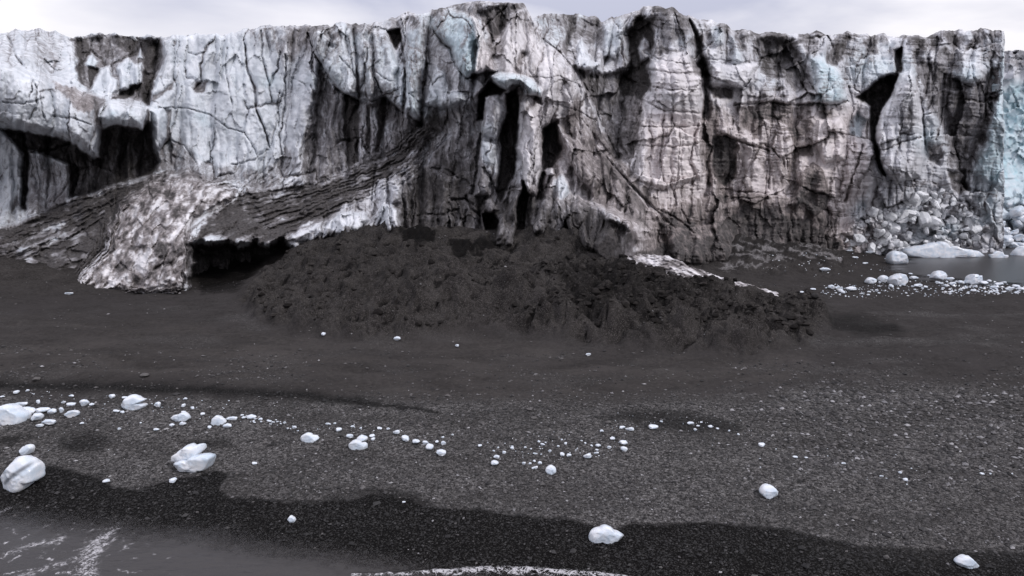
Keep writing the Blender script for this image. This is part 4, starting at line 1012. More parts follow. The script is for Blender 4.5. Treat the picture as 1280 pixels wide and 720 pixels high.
for (dd, dr, wd, pts) in LINE:
    m = line_mask(SU + 1.5 * b2 + 2.0 * a2, SV + 1.5 * b1 + 2.5 * a1, pts, np.array(wd) * 0.85)
    D += dd * 1.1 * m
    m = m * np.clip(0.75 + 1.3 * LN, 0.0, 1.0)
    lw = 0.78
    dirt = np.maximum(dirt, dr * lw * m) if dr > 0 else dirt * (1 + dr * m)
ap1 = fbm(ac / 8, al / (55 - 37 * lobe), 5, 92, 0.6)
ap2 = fbm(ac / 20, al / (40 - 16 * lobe), 4, 90, 0.6)
dirt += apron * (0.30 + 0.75 * np.clip(ap1, -0.4, 1) + 0.75 * np.clip(ap2, -0.35, 1))
dirt += apron * 0.3 * sstep(0.08, 0.0, eA) * sstep(-0.1, 0.2, fbm(iu / 20, iv / 20, 3, 89))
dirt += rub * (0.10 + 0.6 * np.clip(fbm(iu / 16, iv / 14, 4, 93), -0.2, 1))
# sediment pushed up against the foot
foot = np.interp(iu, [-420, 0, 60, 100, 235, 245, 380, 500, 640, 690, 780, 850, 880, 905, 920, 960, 1000, 1050, 1060, 1256],
                 [330, 332, 338, 364, 366, 420, 306, 288, 302, 288, 322, 302, 300, 280, 262, 258, 276, 304, 330, 340])
sed = sstep(-16, 4, iv - foot + 9 * a2 + 12 * fbm(iu / 14, iv / 10, 4, 94))
dirt = np.maximum(dirt, 0.82 * sed * (cent + right * (iu < 1055) + 0.35 * left))
dirt = np.clip(dirt, 0, 1)
edge = np.minimum(1, (iv - np.repeat(top[None], nrow, 0).ravel()) / 6.0)
D += (1 - np.clip(edge, 0, 1)) ** 2 * 1.6                      # crest rounds away
D = np.maximum(D, 52)

iu_r = iu + sstep(1226, 1256, iu) * (4.5 * fbm(iv / 30, iv * 0 + 4.2, 4, 118) - 1.5)      # the tower's edge is ragged
ix, iy, iz = place(iu_r, iv, D)
nc = len(uu)
co = np.stack([ix, iy, iz], 1).reshape(nrow, nc, 3)
A_ = {k: v.reshape(nrow, nc) for k, v in dict(dirt=dirt, blue=blue, warm=warm).items()}
# the ice behind the crest, running back as a crevassed plateau
back = []
tp = co[-1]
for k, (s, dzz) in enumerate(((1.5, -0.25), (4, -0.7), (8, -1.3), (15, -2.0), (28, -2.6), (50, -3.2))):
    r = tp.copy()
    r[:, 1] += s
    r[:, 0] *= 1.0
    r[:, 2] += dzz + 0.5 * fbm(r[:, 0] / 3, r[:, 1] / 3, 3, 95) - 0.4
    back.append(r)
co = np.concatenate([co, np.stack(back)], 0)
for k in A_:
    A_[k] = np.concatenate([A_[k], np.repeat(A_[k][-1:], len(back), 0)], 0)
A_['dirt'][-len(back):] = np.clip(0.25 + 0.4 * fbm(co[-len(back):, :, 0] / 4, co[-len(back):, :, 1] / 4, 3, 96), 0, 1)
# flank of the right tower, running back from its edge
fl_ = []
ed = co[:, -1]
for s in (0.4, 1.2, 3, 6, 12, 25, 50):
    c_ = ed.copy()
    c_[:, 1] += s
    c_[:, 0] += 0.3 * fbm(c_[:, 1] / 2, c_[:, 2] / 2, 3, 97) - 0.05 * s
    fl_.append(c_)
co = np.concatenate([co, np.stack(fl_, 1)], 1)
for k in A_:
    A_[k] = np.concatenate([A_[k], np.repeat(A_[k][:, -1:], len(fl_), 1)], 1)

glacier = bpy.data.objects.new("glacier", None)
glacier.location = (0, 60, 0)
COL.objects.link(glacier)
tag(glacier, "dirty grey and white glacier cliff with black debris streaks standing behind the earth mound", "glacier")
glacier_off = np.array([0, 60, 0], float)


def part_from(name, co, at, r0, r1, c0, c1, parent, label=None):
    s = co[r0:r1, c0:c1]
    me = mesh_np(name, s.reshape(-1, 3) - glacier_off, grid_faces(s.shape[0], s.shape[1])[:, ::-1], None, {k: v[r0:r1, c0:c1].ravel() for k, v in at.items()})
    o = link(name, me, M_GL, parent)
    if label:
        o["label"] = label
    return o


cix = lambda u: int(np.argmin(np.abs(uu - u)))
nr_all, nc_all = co.shape[:2]
cuts = [("ice_wall", 0, cix(528), "pale wall with a dirt covered apron at its foot"), ("ice_buttress", cix(528), cix(760), "tall fluted buttress with black clefts"),
        ("ice_wall", cix(760), cix(1088), "layered pinkish grey wall with a dark square stain"), ("ice_tower", cix(1088), nc_all - 1, "square topped end tower with a blue edge")]
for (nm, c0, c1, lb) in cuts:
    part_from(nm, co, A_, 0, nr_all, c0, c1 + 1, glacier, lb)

# far calving front beyond the tower
fu = np.arange(1225, 1560, 1.3)
ftop = np.interp(fu, [1225, 1257, 1270, 1300, 1350, 1420, 1560], [62, 64, 62, 66, 58, 70, 66]) + 2.0 * fbm(fu / 12, fu * 0 + 2, 4, 101)
fbot = np.full(fu.shape, 316.0)
fn = 220
ft = np.linspace(0, 1, fn)[:, None]
fV = fbot[None] * (1 - ft) + ftop[None] * ft
fU = np.repeat(fu[None], fn, 0)
fuv, fvv = fU.ravel(), fV.ravel()
fD = 112 - 11 * sstep(150, 300, fvv) ** 1.3 + 2 * fbm(fuv / 40, fvv / 50, 4, 102)
wx, wy = fuv + 5 * fbm(fuv / 20, fvv / 20, 3, 103), fvv + 5 * fbm(fuv / 20, fvv / 20, 3, 104)
q1, p1, g1 = voronoi(wx / 26, wy / 34, 105)
q2, p2, g2 = voronoi(wx / 9, wy / 9, 106)
q3, p3, g3 = voronoi(wx / 20, wy / 13, 107)
low = sstep(225, 270, fvv)
fD += (1 - low) * (1.8 * q1 + 1.5 * (p1 - .5)) + 0.5 * q2 + 0.7 * (p2 - .5) - low * 3.0 * sstep(0, .4, g3) * (0.3 + p3) - sstep(120, 160, fvv) * (1 - low) * 0.9 * p2
fdirt = 0.02 + 0.22 * np.clip(fbm(wx / 20, wy / 30, 4, 108), 0, 1) * (1 - low) + 0.5 * poly_mask(wx, wy, [(1225, 60), (1560, 60), (1560, 80), (1225, 86)], 8) * 0.7 + 0.05 * low
fblue = np.clip(0.72 - 0.55 * low + 0.5 * fbm(wx / 15, wy / 20, 3, 109) + 0.35 * sstep(0.12, 0.0, g2) * (1 - low), 0, 1) * sstep(95, 120, fvv + 10 * (p1 - .5))
fx, fy, fz = place(fuv, fvv, fD)
fco = np.stack([fx, fy, fz], 1).reshape(fn, len(fu), 3)
bk = []
for (s, dzz) in ((2, 0.3), (8, 0.2), (25, 0.0), (60, -0.5)):
    r = fco[-1].copy()
    r[:, 1] += s
    r[:, 2] += dzz - 0.5
    bk.append(r)
fco = np.concatenate([fco, np.stack(bk)], 0)
FA = {k: np.concatenate([v.reshape(fn, -1), np.repeat(v.reshape(fn, -1)[-1:], 4, 0)], 0) for k, v in dict(dirt=np.clip(fdirt, 0, 1), blue=fblue, warm=fblue * 0).items()}
part_from("calving_front", fco, FA, 0, fco.shape[0], 0, fco.shape[1], glacier, "pale blue broken ice front beyond the water")

# ice cored ridge running down to the right from the buttress
RT = [(742, 296), (776, 312), (806, 318), (836, 320), (866, 334), (900, 346), (935, 355), (972, 366)]
RB = [(742, 316), (776, 326), (806, 334), (836, 344), (866, 354), (900, 362), (935, 368), (974, 369)]
ru = np.arange(742, 974, 0.9)
rt, rb = np.interp(ru, *np.array(RT, float).T) + 2.5 * fbm(ru / 9, ru * 0, 3, 111), np.interp(ru, *np.array(RB, float).T) + 2.0 * fbm(ru / 7, ru * 0 + 5, 3, 112)
yc = np.interp(ru, [742, 776, 830, 900, 960, 975], [56.2, 52.9, 51.3, 50.2, 49.9, 50.2]) - 0.9
rows = []
ra = {'dirt': [], 'blue': [], 'warm': []}
nrr = 34
for i in range(nrr):
    t = i / (nrr - 1)
    v = rb + 4 - (rb + 4 - rt) * t
    d_ = yc - 0.4 + 1.6 * t - 0.5 * math.sin(t * math.pi)
    q, p, g = voronoi(ru / 6 + 0.3 * v, v / 4 - ru / 20, 113)
    d_ = d_ + 0.25 * q + 0.3 * (p - .5) + 0.3 * fbm(ru / 10, v / 6, 4, 114)
    rows.append(np.stack(place(ru, v, d_), 1))
    dd_ = 0.40 + 0.9 * fbm((v - 0.5 * ru) / 5, (ru + .5 * v) / 30, 4, 115) + 0.5 * sstep(0.25, 0.0, t) + 0.25 * sstep(800, 760, ru)
    ra['dirt'].append(np.clip(dd_, 0, 1))
    ra['blue'].append(ru * 0)
    ra['warm'].append(ru * 0 + 0.35)
for s in (0.6, 1.6, 3.0):
    r = rows[nrr - 1].copy()
    r[:, 1] += s
    r[:, 2] -= 0.45 * s + 0.2 * s * s
    rows.append(r)
    for k in ra:
        ra[k].append(ra[k][nrr - 1])
rco = np.stack(rows)
part_from("ice_ridge", rco, {k: np.stack(v) for k, v in ra.items()}, 0, rco.shape[0], 0, rco.shape[1], glacier, "low streaked ridge of dirty ice on the mound crest")


# ------------------------------------------------------------------ sea (the swash in front and the bay at the right are one water)
wus = np.concatenate([np.linspace(-6000, -430, 10)[:-1], np.arange(-430, 1000, 2.2), np.arange(1000, 1700, 6), np.linspace(1700, 7300, 12)])
wY = np.concatenate([[-400, -60, 0, 6, 10], np.arange(13, 24, 0.06), np.arange(24, 112, 1.0), [140, 250, 700, 4000]])
WY = np.repeat(wY[:, None], len(wus), 1)
WX = (wus[None] - CX) / F * np.maximum(WY + 1.5, 12)
sx, sy = WX.ravel(), WY.ravel()
dep = -ground_z(sx, sy)
sz = 0.012 * fbm(sx / 1.2, sy / 0.6, 4, 121) * sstep(26, 20, sy)
su, sv = pix(sx, sy, sz * 0)
wsu, wsv = su + 6 * fbm(sx / .8, sy / .8, 4, 122), sv + 6 * fbm(sx / .8, sy / .8, 4, 123)
foam = line_mask(wsu, wsv, [(190, 622), (170, 637), (144, 660), (123, 678), (112, 696), (106, 728)], [1.5, 3, 6, 11, 16, 22]) * sstep(618, 680, sv)
foam = np.maximum(foam, 0.8 * line_mask(wsu, wsv, [(28, 627), (0, 641), (-40, 655)], [2.5, 4, 5]))
foam = np.maximum(foam, 0.6 * line_mask(wsu, wsv, [(217, 624), (205, 637), (190, 652)], [2.5, 4, 2]))
foam = np.maximum(foam, 0.7 * line_mask(wsu, wsv, [(84, 672), (40, 682), (6, 694)], 5.0))
foam = np.maximum(foam, 0.7 * line_mask(wsu, wsv, [(96, 700), (60, 708), (20, 724)], 6))
web = sstep(0.62, 0.9, ridged(sx / 0.9 + 0.3 * fbm(sx, sy, 3, 5), sy / 0.7, 3, 124))
foam = np.maximum(foam, 1.1 * web * poly_mask(su, sv, [(-80, 655), (60, 660), (130, 690), (140, 760), (-80, 760)], 25))
foam = np.maximum(foam, 0.7 * web * poly_mask(su, sv, [(-80, 630), (200, 640), (260, 760), (-80, 760)], 25))
wave = line_mask(su + 3 * fbm(sx / .5, sy / .5, 3, 126), sv + 1.5 * fbm(sx / .3, sy / .3, 3, 125), [(440, 719), (500, 718), (540, 716), (580, 714.5), (616, 713), (660, 713.5), (700, 716), (756, 719), (800, 724)], [1.5, 2.4, 4, 5, 5.5, 5.5, 5, 3.4, 1.5])
foam = np.maximum(foam, 1.6 * wave)
sz = sz + 0.05 * wave
dep = np.where(sy > 60, np.maximum(dep, 0.05), dep)
me = mesh_np("sea", np.stack([sx, sy, sz], 1), grid_faces(len(wY), len(wus)), None, dict(depth=dep, foam=foam))
tag(link("sea", me, M_SEA), kind="structure")


# ------------------------------------------------------------------ gravel: loose stones on the beach
OCT = np.array([(1, 0, 0), (-1, 0, 0), (0, 1, 0), (0, -1, 0), (0, 0, 1), (0, 0, -1)], float)
OCT_F = np.array([(0, 2, 4), (2, 1, 4), (1, 3, 4), (3, 0, 4), (2, 0, 5), (1, 2, 5), (3, 1, 5), (0, 3, 5)])


def scatter_stones(name, x, y, size, tone, flat=0.55):
    n = len(x)
    z = ground_z(x, y)
    a = rng.random(n) * 2 * np.pi
    sc = np.stack([size * (0.8 + 0.6 * rng.random(n)), size * (0.6 + 0.4 * rng.random(n)), size * flat * (0.7 + 0.6 * rng.random(n))], 1)
    V_ = OCT[None] * (0.75 + 0.5 * rng.random((n, 6, 1))) + 0.28 * (rng.random((n, 6, 3)) - .5)
    V_ = V_ * sc[:, None]
    c, s = np.cos(a)[:, None], np.sin(a)[:, None]
    X = V_[..., 0] * c - V_[..., 1] * s + x[:, None]
    Y_ = V_[..., 0] * s + V_[..., 1] * c + y[:, None]
    Z = V_[..., 2] + z[:, None] + sc[:, 2:3] * 0.35
    fc = (OCT_F[None] + 6 * np.arange(n)[:, None, None]).reshape(-1, 3)
    return mesh_np(name, np.stack([X, Y_, Z], -1).reshape(-1, 3), None, fc, dict(tone=np.repeat(tone, 6)), smooth=False)


n = 150000
pv = 440 + (735 - 440) * rng.random(n) ** 0.9
pu = -60 + 1400 * rng.random(n)
pY = np.array(9.4 / np.tan(PITCH + np.arctan((pv - CY) / F)))
px_ = (pu - CX) / F * (pY * CP + 9.4 * SP)
_, _, _, wt_, gr_, sl_, _, dk_ = ground_fields(px_, pY, False)
clump = sstep(-0.35, 0.35, fbm(px_ / 2.5, pY / 1.5, 4, 131))
keepp = rng.random(n) < (gr_ * (0.35 + 0.65 * clump) * (1 - 0.45 * wt_) + 0.035)
px_, pY, wt_, gr_ = px_[keepp], pY[keepp], wt_[keepp], gr_[keepp]
m = len(px_)
coarse = poly_mask(*pix(px_, pY, 0.7 + 0 * pY), [(930, 486), (1040, 472), (1300, 480), (1500, 490), (1500, 590), (1000, 590)], 20)
sz_ = (0.020 + 0.05 * rng.random(m) ** 3.5) * np.clip(pY / 22, 0.8, 1.7) * (1 + 0.9 * coarse * rng.random(m))
tone = np.clip(0.38 + 0.10 * coarse + 0.26 * rng.standard_normal(m) - 0.5 * wt_ * (rng.random(m) > 0.04), 0, 1)
me = scatter_stones("gravel", px_, pY, sz_, tone)
tag(link("gravel", me, M_PEB), kind="stuff")
# cobbles sorted into loose bands
n = 5200
pv = 470 + 230 * rng.random(n)
pu = -60 + 1400 * rng.random(n)
pY = 9.4 / np.tan(PITCH + np.arctan((pv - CY) / F))
px_ = (pu - CX) / F * (pY * CP + 9.4 * SP)
_, _, _, wt_, gr_, sl_, _, dk_ = ground_fields(px_, pY, False)
kp = rng.random(n) < gr_ * (0.10 + 0.9 * sstep(0.05, 0.35, fbm(px_ / 4.5, pY / 1.1, 4, 136))) * (1 - 0.6 * wt_)
px_, pY, wt_ = px_[kp], pY[kp], wt_[kp]
m = len(px_)
me = scatter_stones("cobbles", px_, pY, 0.045 + 0.09 * rng.random(m) ** 4, np.clip(0.40 + 0.25 * rng.standard_normal(m) - 0.3 * wt_, 0, 0.95), 0.6)
tag(link("cobbles", me, M_PEB), kind="stuff")
# scattered paler stones further up the beach and on the mound
n = 9000
pv = 300 + 240 * rng.random(n)
pu = -60 + 1400 * rng.random(n)
xs, ys = [], []
pY = 9.2 / np.tan(PITCH + np.arctan((np.maximum(pv, 362) - CY) / F)) + rng.random(n) * 4
px_ = (pu - CX) / F * pY
cl2 = sstep(0.0, 0.5, fbm(px_ / 5, pY / 3, 4, 133)) + 0.12
_, _, _, wt_, gr_, sl_, _, dk_ = ground_fields(px_, pY, False)
kp = (rng.random(n) < cl2 * (1 - 0.6 * sl_)) & (pY < 60)
px_, pY = px_[kp], pY[kp]
m = len(px_)
me = scatter_stones("pebbles", px_, pY, 0.03 + 0.075 * rng.random(m) ** 4, np.clip(0.58 + 0.22 * rng.standard_normal(m), 0, 1))
tag(link("pebbles", me, M_PEB), kind="stuff")
# earth clods on the slumped side of the mound
n = 11000
gu = 310 + 730 * rng.random(n)
gv = 300 + 150 * rng.random(n)
gY = 38 + 24 * rng.random(n)
gX = (gu - CX) / F * gY
_, cu, cv, *_r = ground_fields(gX, gY, False)
ridge_ = line_mask(cu, cv, [(742, 300), (776, 318), (836, 334), (900, 352), (975, 368)], 9)
grp = (1 - np.clip(2 * ridge_, 0, 1)) * sstep(-0.1, 0.3, fbm(gX / 1.8, gY / 1.8, 4, 134))
inm = poly_mask(cu, cv, MOUND, 4) * 0.30 * grp + poly_mask(cu, cv, CLODS, 10) * (0.25 + 0.75 * grp) * (1 - np.clip(2 * ridge_, 0, 1))
kp = rng.random(n) < inm
gX, gY = gX[kp], gY[kp]
m = len(gX)


def sub_octa():
    v, f = [tuple(p) for p in OCT], [tuple(t) for t in OCT_F]
    nf_, mid_ = [], {}

    def md(i, j):
        k = (min(i, j), max(i, j))
        if k not in mid_:
            p = (np.array(v[i]) + np.array(v[j]))
            v.append(tuple(p / np.linalg.norm(p)))
            mid_[k] = len(v) - 1
        return mid_[k]
    for (a, b, c) in f:
        x, y, z = md(a, b), md(b, c), md(c, a)
        nf_ += [(a, x, z), (x, b, y), (z, y, c), (x, y, z)]
    return np.array(v), np.array(nf_)


SV_, SF_ = sub_octa()
szc = 0.05 + 0.22 * rng.random(m) ** 4
cz = ground_z(gX, gY)
VV_ = SV_[None] * (0.70 + 0.6 * rng.random((m, len(SV_), 1)))
VV_ = VV_ * (szc[:, None] * np.stack([0.8 + 0.6 * rng.random(m), 0.8 + 0.5 * rng.random(m), 0.55 + 0.4 * rng.random(m)], 1))[:, None]
an = rng.random(m) * 2 * np.pi
cc_, ss_ = np.cos(an)[:, None], np.sin(an)[:, None]
cco = np.stack([VV_[..., 0] * cc_ - VV_[..., 1] * ss_ + gX[:, None], VV_[..., 0] * ss_ + VV_[..., 1] * cc_ + gY[:, None], VV_[..., 2] + (cz + 0.12 * szc)[:, None]], -1).reshape(-1, 3)
cf = (SF_[None] + len(SV_) * np.arange(m)[:, None, None]).reshape(-1, 3)
me = mesh_np("clods", cco, None, cf, dict(tone=np.repeat(rng.random(m), len(SV_))), smooth=False)
MC = Mat("earth_clods")
M_CLOD = MC.done(MC.mix(MC.attr("tone"), (0.010, 0.0089, 0.0085), (0.036, 0.0325, 0.0308)), 0.9, 0.05)
tag(link("clods", me, M_CLOD), kind="stuff")



# ------------------------------------------------------------------ stranded ice
def sphere_dirs(nl, nr, e_):
    k_ = np.linspace(-1, 1, nr)
    ph = np.sign(k_) * np.arccos(np.clip(1 - np.abs(k_), 1e-6, 1) ** (1 / e_))   # rings evenly spaced across the face
    th = np.linspace(0, 2 * np.pi, nl, endpoint=False)
    P_, T = np.meshgrid(ph, th, indexing='ij')
    return P_.ravel(), T.ravel()


def ring_faces(nl, nr):
    f = []
    for r in range(nr - 1):
        for c in range(nl):
            f.append((r * nl + c, r * nl + (c + 1) % nl, (r + 1) * nl + (c + 1) % nl, (r + 1) * nl + c))
    return np.array(f)


def chunk_mesh(name, outline, depth, seed, nl=64, nr=33, dirt_line=None, facet=0.10, keep_outline=False):
    """solid lump whose front outline (metres, x right, z up, around its centre) is given"""
    o = np.array(outline, float)
    ang = np.arctan2(o[:, 1], o[:, 0])
    rad = np.hypot(o[:, 0], o[:, 1])
    k = np.argsort(ang)
    ang, rad = ang[k], rad[k]
    ang = np.concatenate([ang - 2 * np.pi, ang, ang + 2 * np.pi])
    rad = np.concatenate([rad] * 3)
    e = 0.28 if keep_outline else 0.42
    ph, th = sphere_dirs(nl, nr, e)
    tw = (th + np.pi) % (2 * np.pi) - np.pi
    R = np.interp(tw, ang, rad)
    cp = np.abs(np.cos(ph)) ** e * 1.03
    x, z, y = R * cp * np.cos(th), R * cp * np.sin(th), -depth * np.sign(np.sin(ph)) * np.abs(np.sin(ph)) ** 0.8
    s = max(np.ptp(o[:, 0]), np.ptp(o[:, 1]))
    rs = np.random.default_rng(seed * 11 + 5)
    nse = fbm(x / s * 2.2 + y / s + seed, z / s * 2.2 - y / s, 4, 142)
    y = y * (0.9 + 0.2 * fbm(x / s * 3 + seed, z / s * 3, 3, 143))
    P3 = np.stack([x, y, z], 1)
    sup = np.array([np.ptp(o[:, 0]) / 2, depth, np.ptp(o[:, 1]) / 2])
    jag = facet >= 0.3
    for _ in range(9 if jag else 13 if keep_outline else int(10 + 60 * facet)):                 # broken faces: shave the lump with random planes
        nv = rs.normal(size=3)
        nv[1] = -abs(nv[1]) * 1.6 if rs.random() < 0.8 else nv[1]
        if keep_outline:
            nv[0] *= 0.85
            nv[2] *= 0.85
        nv /= np.linalg.norm(nv)
        ext = (P3 @ nv).max()
        dlim = ext * (1 - rs.uniform(0.16, 0.46)) if jag else ext * (1 - rs.uniform(0.05, 0.20 if keep_outline else 0.10 + facet))
        over = P3 @ nv - dlim
        P3 = P3 - np.outer(np.maximum(over, 0) * 0.985, nv)
    P3 = P3 * (1 + 0.025 * nse[:, None]) + (0.02 * s * fbm(x / s * 6 + seed, (z + y) / s * 6, 3, 144))[:, None]
    x, y, z = P3.T
    dirt_ = np.zeros(x.shape)
    if dirt_line is not None:
        a, b, wd = dirt_line
        dirt_ = line_mask(x + 0.05 * nse, z + 0.05 * nse, [a, b], wd) * 0.95
    return mesh_np(name, np.stack([x, y, z], 1), ring_faces(nl, nr)[:, ::-1], None, dict(dirt=dirt_))


LUMPS = []
for k in range(10):
    n_ = 9
    o = [(0.5 * math.cos(a) * random.uniform(.72, 1.12), 0.5 * math.sin(a) * random.uniform(.6, 1.15)) for a in [2 * math.pi * i / n_ + random.uniform(-.25, .25) for i in range(n_)]]
    LUMPS.append(chunk_mesh("ice_chunk_shape", o, 0.5, k + 1, 40, 19, None, 0.24))
    LUMPS[-1].materials.append(M_ICE)


def crop_pts(pts, sx, ox, oy):
    return [(x / sx + ox, y / sx + oy) for x, y in pts]


ORD = ["first", "second", "third", "fourth", "fifth", "sixth", "seventh", "eighth", "ninth", "tenth", "eleventh", "twelfth", "thirteenth", "fourteenth", "fifteenth", "sixteenth", "seventeenth", "eighteenth", "nineteenth", "twentieth"]
ICE_N = 0


def big_chunk(pts, label, group, dirt_line=None, depth=0.8, seed=1, name="ice_block"):
    parts_ = pts if isinstance(pts[0], list) else [pts]
    P_ = np.array(sum(parts_, []), float)
    u0, u1, v0, v1 = P_[:, 0].min(), P_[:, 0].max(), P_[:, 1].min(), P_[:, 1].max()
    cu_, cv_ = (u0 + u1) / 2, (v0 + v1) / 2
    x, y, z = on_ground(cu_, v1 - 0.18 * (v1 - v0))
    x2, y2 = x, y
    m_ = (y * CP + (H - z) * SP) / F
    tilt = math.cos(math.atan2(H - z, y))
    elev = math.atan2(H - z, math.hypot(x, y))
    tilt = 1.0
    hgt = (v1 - v0) * m_
    if dirt_line:
        (a, b, wd) = dirt_line
        dirt_line = (((a[0] - cu_) * m_, (cv_ - a[1]) * m_ / tilt), ((b[0] - cu_) * m_, (cv_ - b[1]) * m_ / tilt), wd * m_)
    mm = []
    for q_, pp in enumerate(parts_):                     # a block of several lobes stays one mesh
        A2 = np.array(pp, float)
        c0, c1 = (A2[:, 0].min() + A2[:, 0].max()) / 2, (A2[:, 1].min() + A2[:, 1].max()) / 2
        o = [((a - c0) * m_, (c1 - b) * m_) for a, b in pp]
        wd_ = min(np.ptp([p[0] for p in o]), 1.6 * np.ptp([p[1] for p in o]))
        dl = dirt_line
        mm.append((chunk_mesh(name, o, depth * 0.5 * wd_, seed + 3 * q_, dirt_line=dl, keep_outline=True), (c0 - cu_) * m_, (cv_ - c1) * m_, q_))
    me = mm[0][0]
    if len(mm) > 1:
        cs, fs, base = [], [], 0
        for (m2, ox, oz, q_) in mm:
            c_ = np.zeros(len(m2.vertices) * 3)
            m2.vertices.foreach_get("co", c_)
            c_ = c_.reshape(-1, 3) + np.array([ox, 0.12 * hgt * (1 - 2 * q_), oz])
            f_ = np.zeros(len(m2.loops), np.int32)
            m2.loops.foreach_get("vertex_index", f_)
            cs.append(c_)
            fs.append(f_.reshape(-1, 4) + base)
            base += len(c_)
        me = mesh_np(name, np.concatenate(cs), np.concatenate(fs), None, dict(dirt=np.zeros(base)))
    ob = link(name, me, M_ICE)
    ob.rotation_euler = (-PITCH, 0, 0)
    ob.location = (x, y + 0.30 * hgt * math.sin(elev), z + hgt * 0.36 * math.cos(elev))
    tag(ob, label, "ice block", group)
    return ob


G1 = "ice blocks stranded along the beach"
big_chunk([crop_pts([(594, 328), (596, 308), (612, 298), (632, 284), (648, 271), (668, 276), (697, 272), (704, 284), (684, 300), (668, 318), (630, 332)], 2.769, 0, 460),
           crop_pts([(600, 334), (625, 322), (660, 320), (690, 304), (716, 299), (743, 306), (741, 330), (733, 348), (700, 352), (672, 364), (640, 358), (612, 346)], 2.769, 0, 460)],
          "large white two lobed ice block resting on the edge of the wet gravel", G1, None, 0.8, 3)
big_chunk(crop_pts([(5, 400), (30, 355), (30, 340), (75, 312), (95, 318), (130, 345), (138, 385), (100, 400), (65, 438), (35, 432), (10, 408)], 2.769, 0, 460),
          "tall tilted white ice block with a grey stripe beside the foaming swash", G1, ((13, 603), (40, 582), 3.0), 0.7, 5)
big_chunk(crop_pts([(431, 590), (440, 570), (470, 558), (520, 568), (553, 583), (545, 592), (520, 600), (490, 607), (475, 598), (450, 604), (433, 602)], 2.768, 580, 460),
          "long low white ice block lying alone on the black wet gravel", G1, None, 0.8, 7)
big_chunk(crop_pts([(68, 486), (78, 470), (96, 468), (112, 480), (122, 488), (112, 500), (90, 504), (74, 496)], 2.25, 920, 400), "white pointed ice block alone on grey gravel above the wet line at right", G1, None, 0.9, 9)
big_chunk(crop_pts([(619, 684), (632, 672), (655, 669), (676, 682), (680, 690), (660, 698), (636, 698)], 2.25, 920, 400), "white lens shaped ice block lying closest to the bottom right corner", G1, None, 0.9, 11)
big_chunk(crop_pts([(-40, 150), (0, 140), (50, 135), (65, 150), (88, 165), (85, 190), (50, 195), (0, 185), (-40, 180)], 2.769, 0, 460), "broad white ice slab at the far left end of the strandline ice", G1, None, 1.0, 13)
big_chunk(crop_pts([(418, 130), (430, 120), (470, 125), (490, 110), (505, 108), (507, 128), (485, 145), (440, 145)], 2.769, 0, 460), "white ice block with a raised right end on the upper strandline", G1, None, 0.9, 15)
big_chunk(crop_pts([(590, 178), (620, 166), (650, 160), (658, 175), (640, 186), (610, 185)], 2.769, 0, 460), "flat white ice slab standing just behind the large two lobed block", G1, None, 0.9, 17)
big_chunk(crop_pts([(728, 185), (735, 175), (770, 175), (784, 186), (775, 195), (740, 198)], 2.769, 0, 460), "smooth oval white ice lump uphill right of the two lobed block", G1, None, 0.9, 19)
big_chunk(crop_pts([(152, 243), (165, 232), (195, 233), (218, 243), (212, 252), (160, 256)], 2.769, 320, 460), "oval white ice lump alone just below the line of tiny fragments", G1, None, 0.9, 21)
big_chunk(crop_pts([(110, 520), (116, 513), (128, 518), (137, 530), (120, 536)], 2.769, 320, 460), "small wedge of white ice alone inside the black wet band", G1, None, 0.9, 23)
big_chunk(crop_pts([(70, 285), (85, 273), (110, 270), (113, 285), (90, 302), (72, 295)], 2.769, 0, 460), "small white ice lump uphill of the striped tilted block", G1, None, 0.9, 25)
big_chunk(crop_pts([(320, 268), (330, 258), (365, 262), (388, 262), (386, 276), (340, 283), (322, 278)], 2.769, 320, 460), "long white ice slab with smaller lumps heaped behind it, mid strandline", G1, None, 0.9, 27)
big_chunk(crop_pts([(282, 356), (290, 342), (310, 340), (320, 352), (312, 366), (292, 368)], 2.768, 580, 460), "round white ice lump lowest of the scatter right of centre", G1, None, 0.9, 29)
# ice stranded on the bay shore, right
big_chunk(crop_pts([(0, 460), (0, 430), (20, 412), (50, 415), (70, 428), (82, 450), (80, 472), (50, 478), (15, 476)], 3.6, 1110, 200), "large rough white ice block at the near left end of the bay water", "ice blocks on the bay shore", None, 0.9, 31)
big_chunk(crop_pts([(192, 530), (205, 512), (228, 500), (250, 512), (258, 528), (240, 540), (205, 542)], 3.6, 1110, 200), "pointed grey white ice block amid fragments on the bay shore", "ice blocks on the bay shore", None, 0.9, 33)
big_chunk(crop_pts([(10, 560), (5, 540), (30, 520), (62, 515), (82, 530), (80, 548), (60, 566), (30, 568)], 3.6, 1110, 200), "lumpy white ice block on the bay shore below the large rough block", "ice blocks on the bay shore", None, 0.9, 35)
big_chunk(crop_pts([(345, 556), (360, 540), (385, 535), (395, 518), (410, 520), (415, 545), (400, 562), (365, 566)], 3.6, 1110, 200), "white ice block with a small peak on the bay shore nearest the right edge", "ice blocks on the bay shore", None, 0.9, 37)
big_chunk(crop_pts([(364, 550), (372, 538), (400, 533), (415, 540), (408, 552), (385, 559)], 3.6, 980, 200), "smooth white ice lump leftmost of three in a row on dark shore", "ice blocks on the bay shore", None, 0.9, 39)
big_chunk(crop_pts([(422, 540), (432, 526), (452, 521), (468, 532), (465, 548), (445, 553)], 3.6, 980, 200), "smooth white ice lump in the middle of three in a row on dark shore", "ice blocks on the bay shore", None, 0.9, 41)
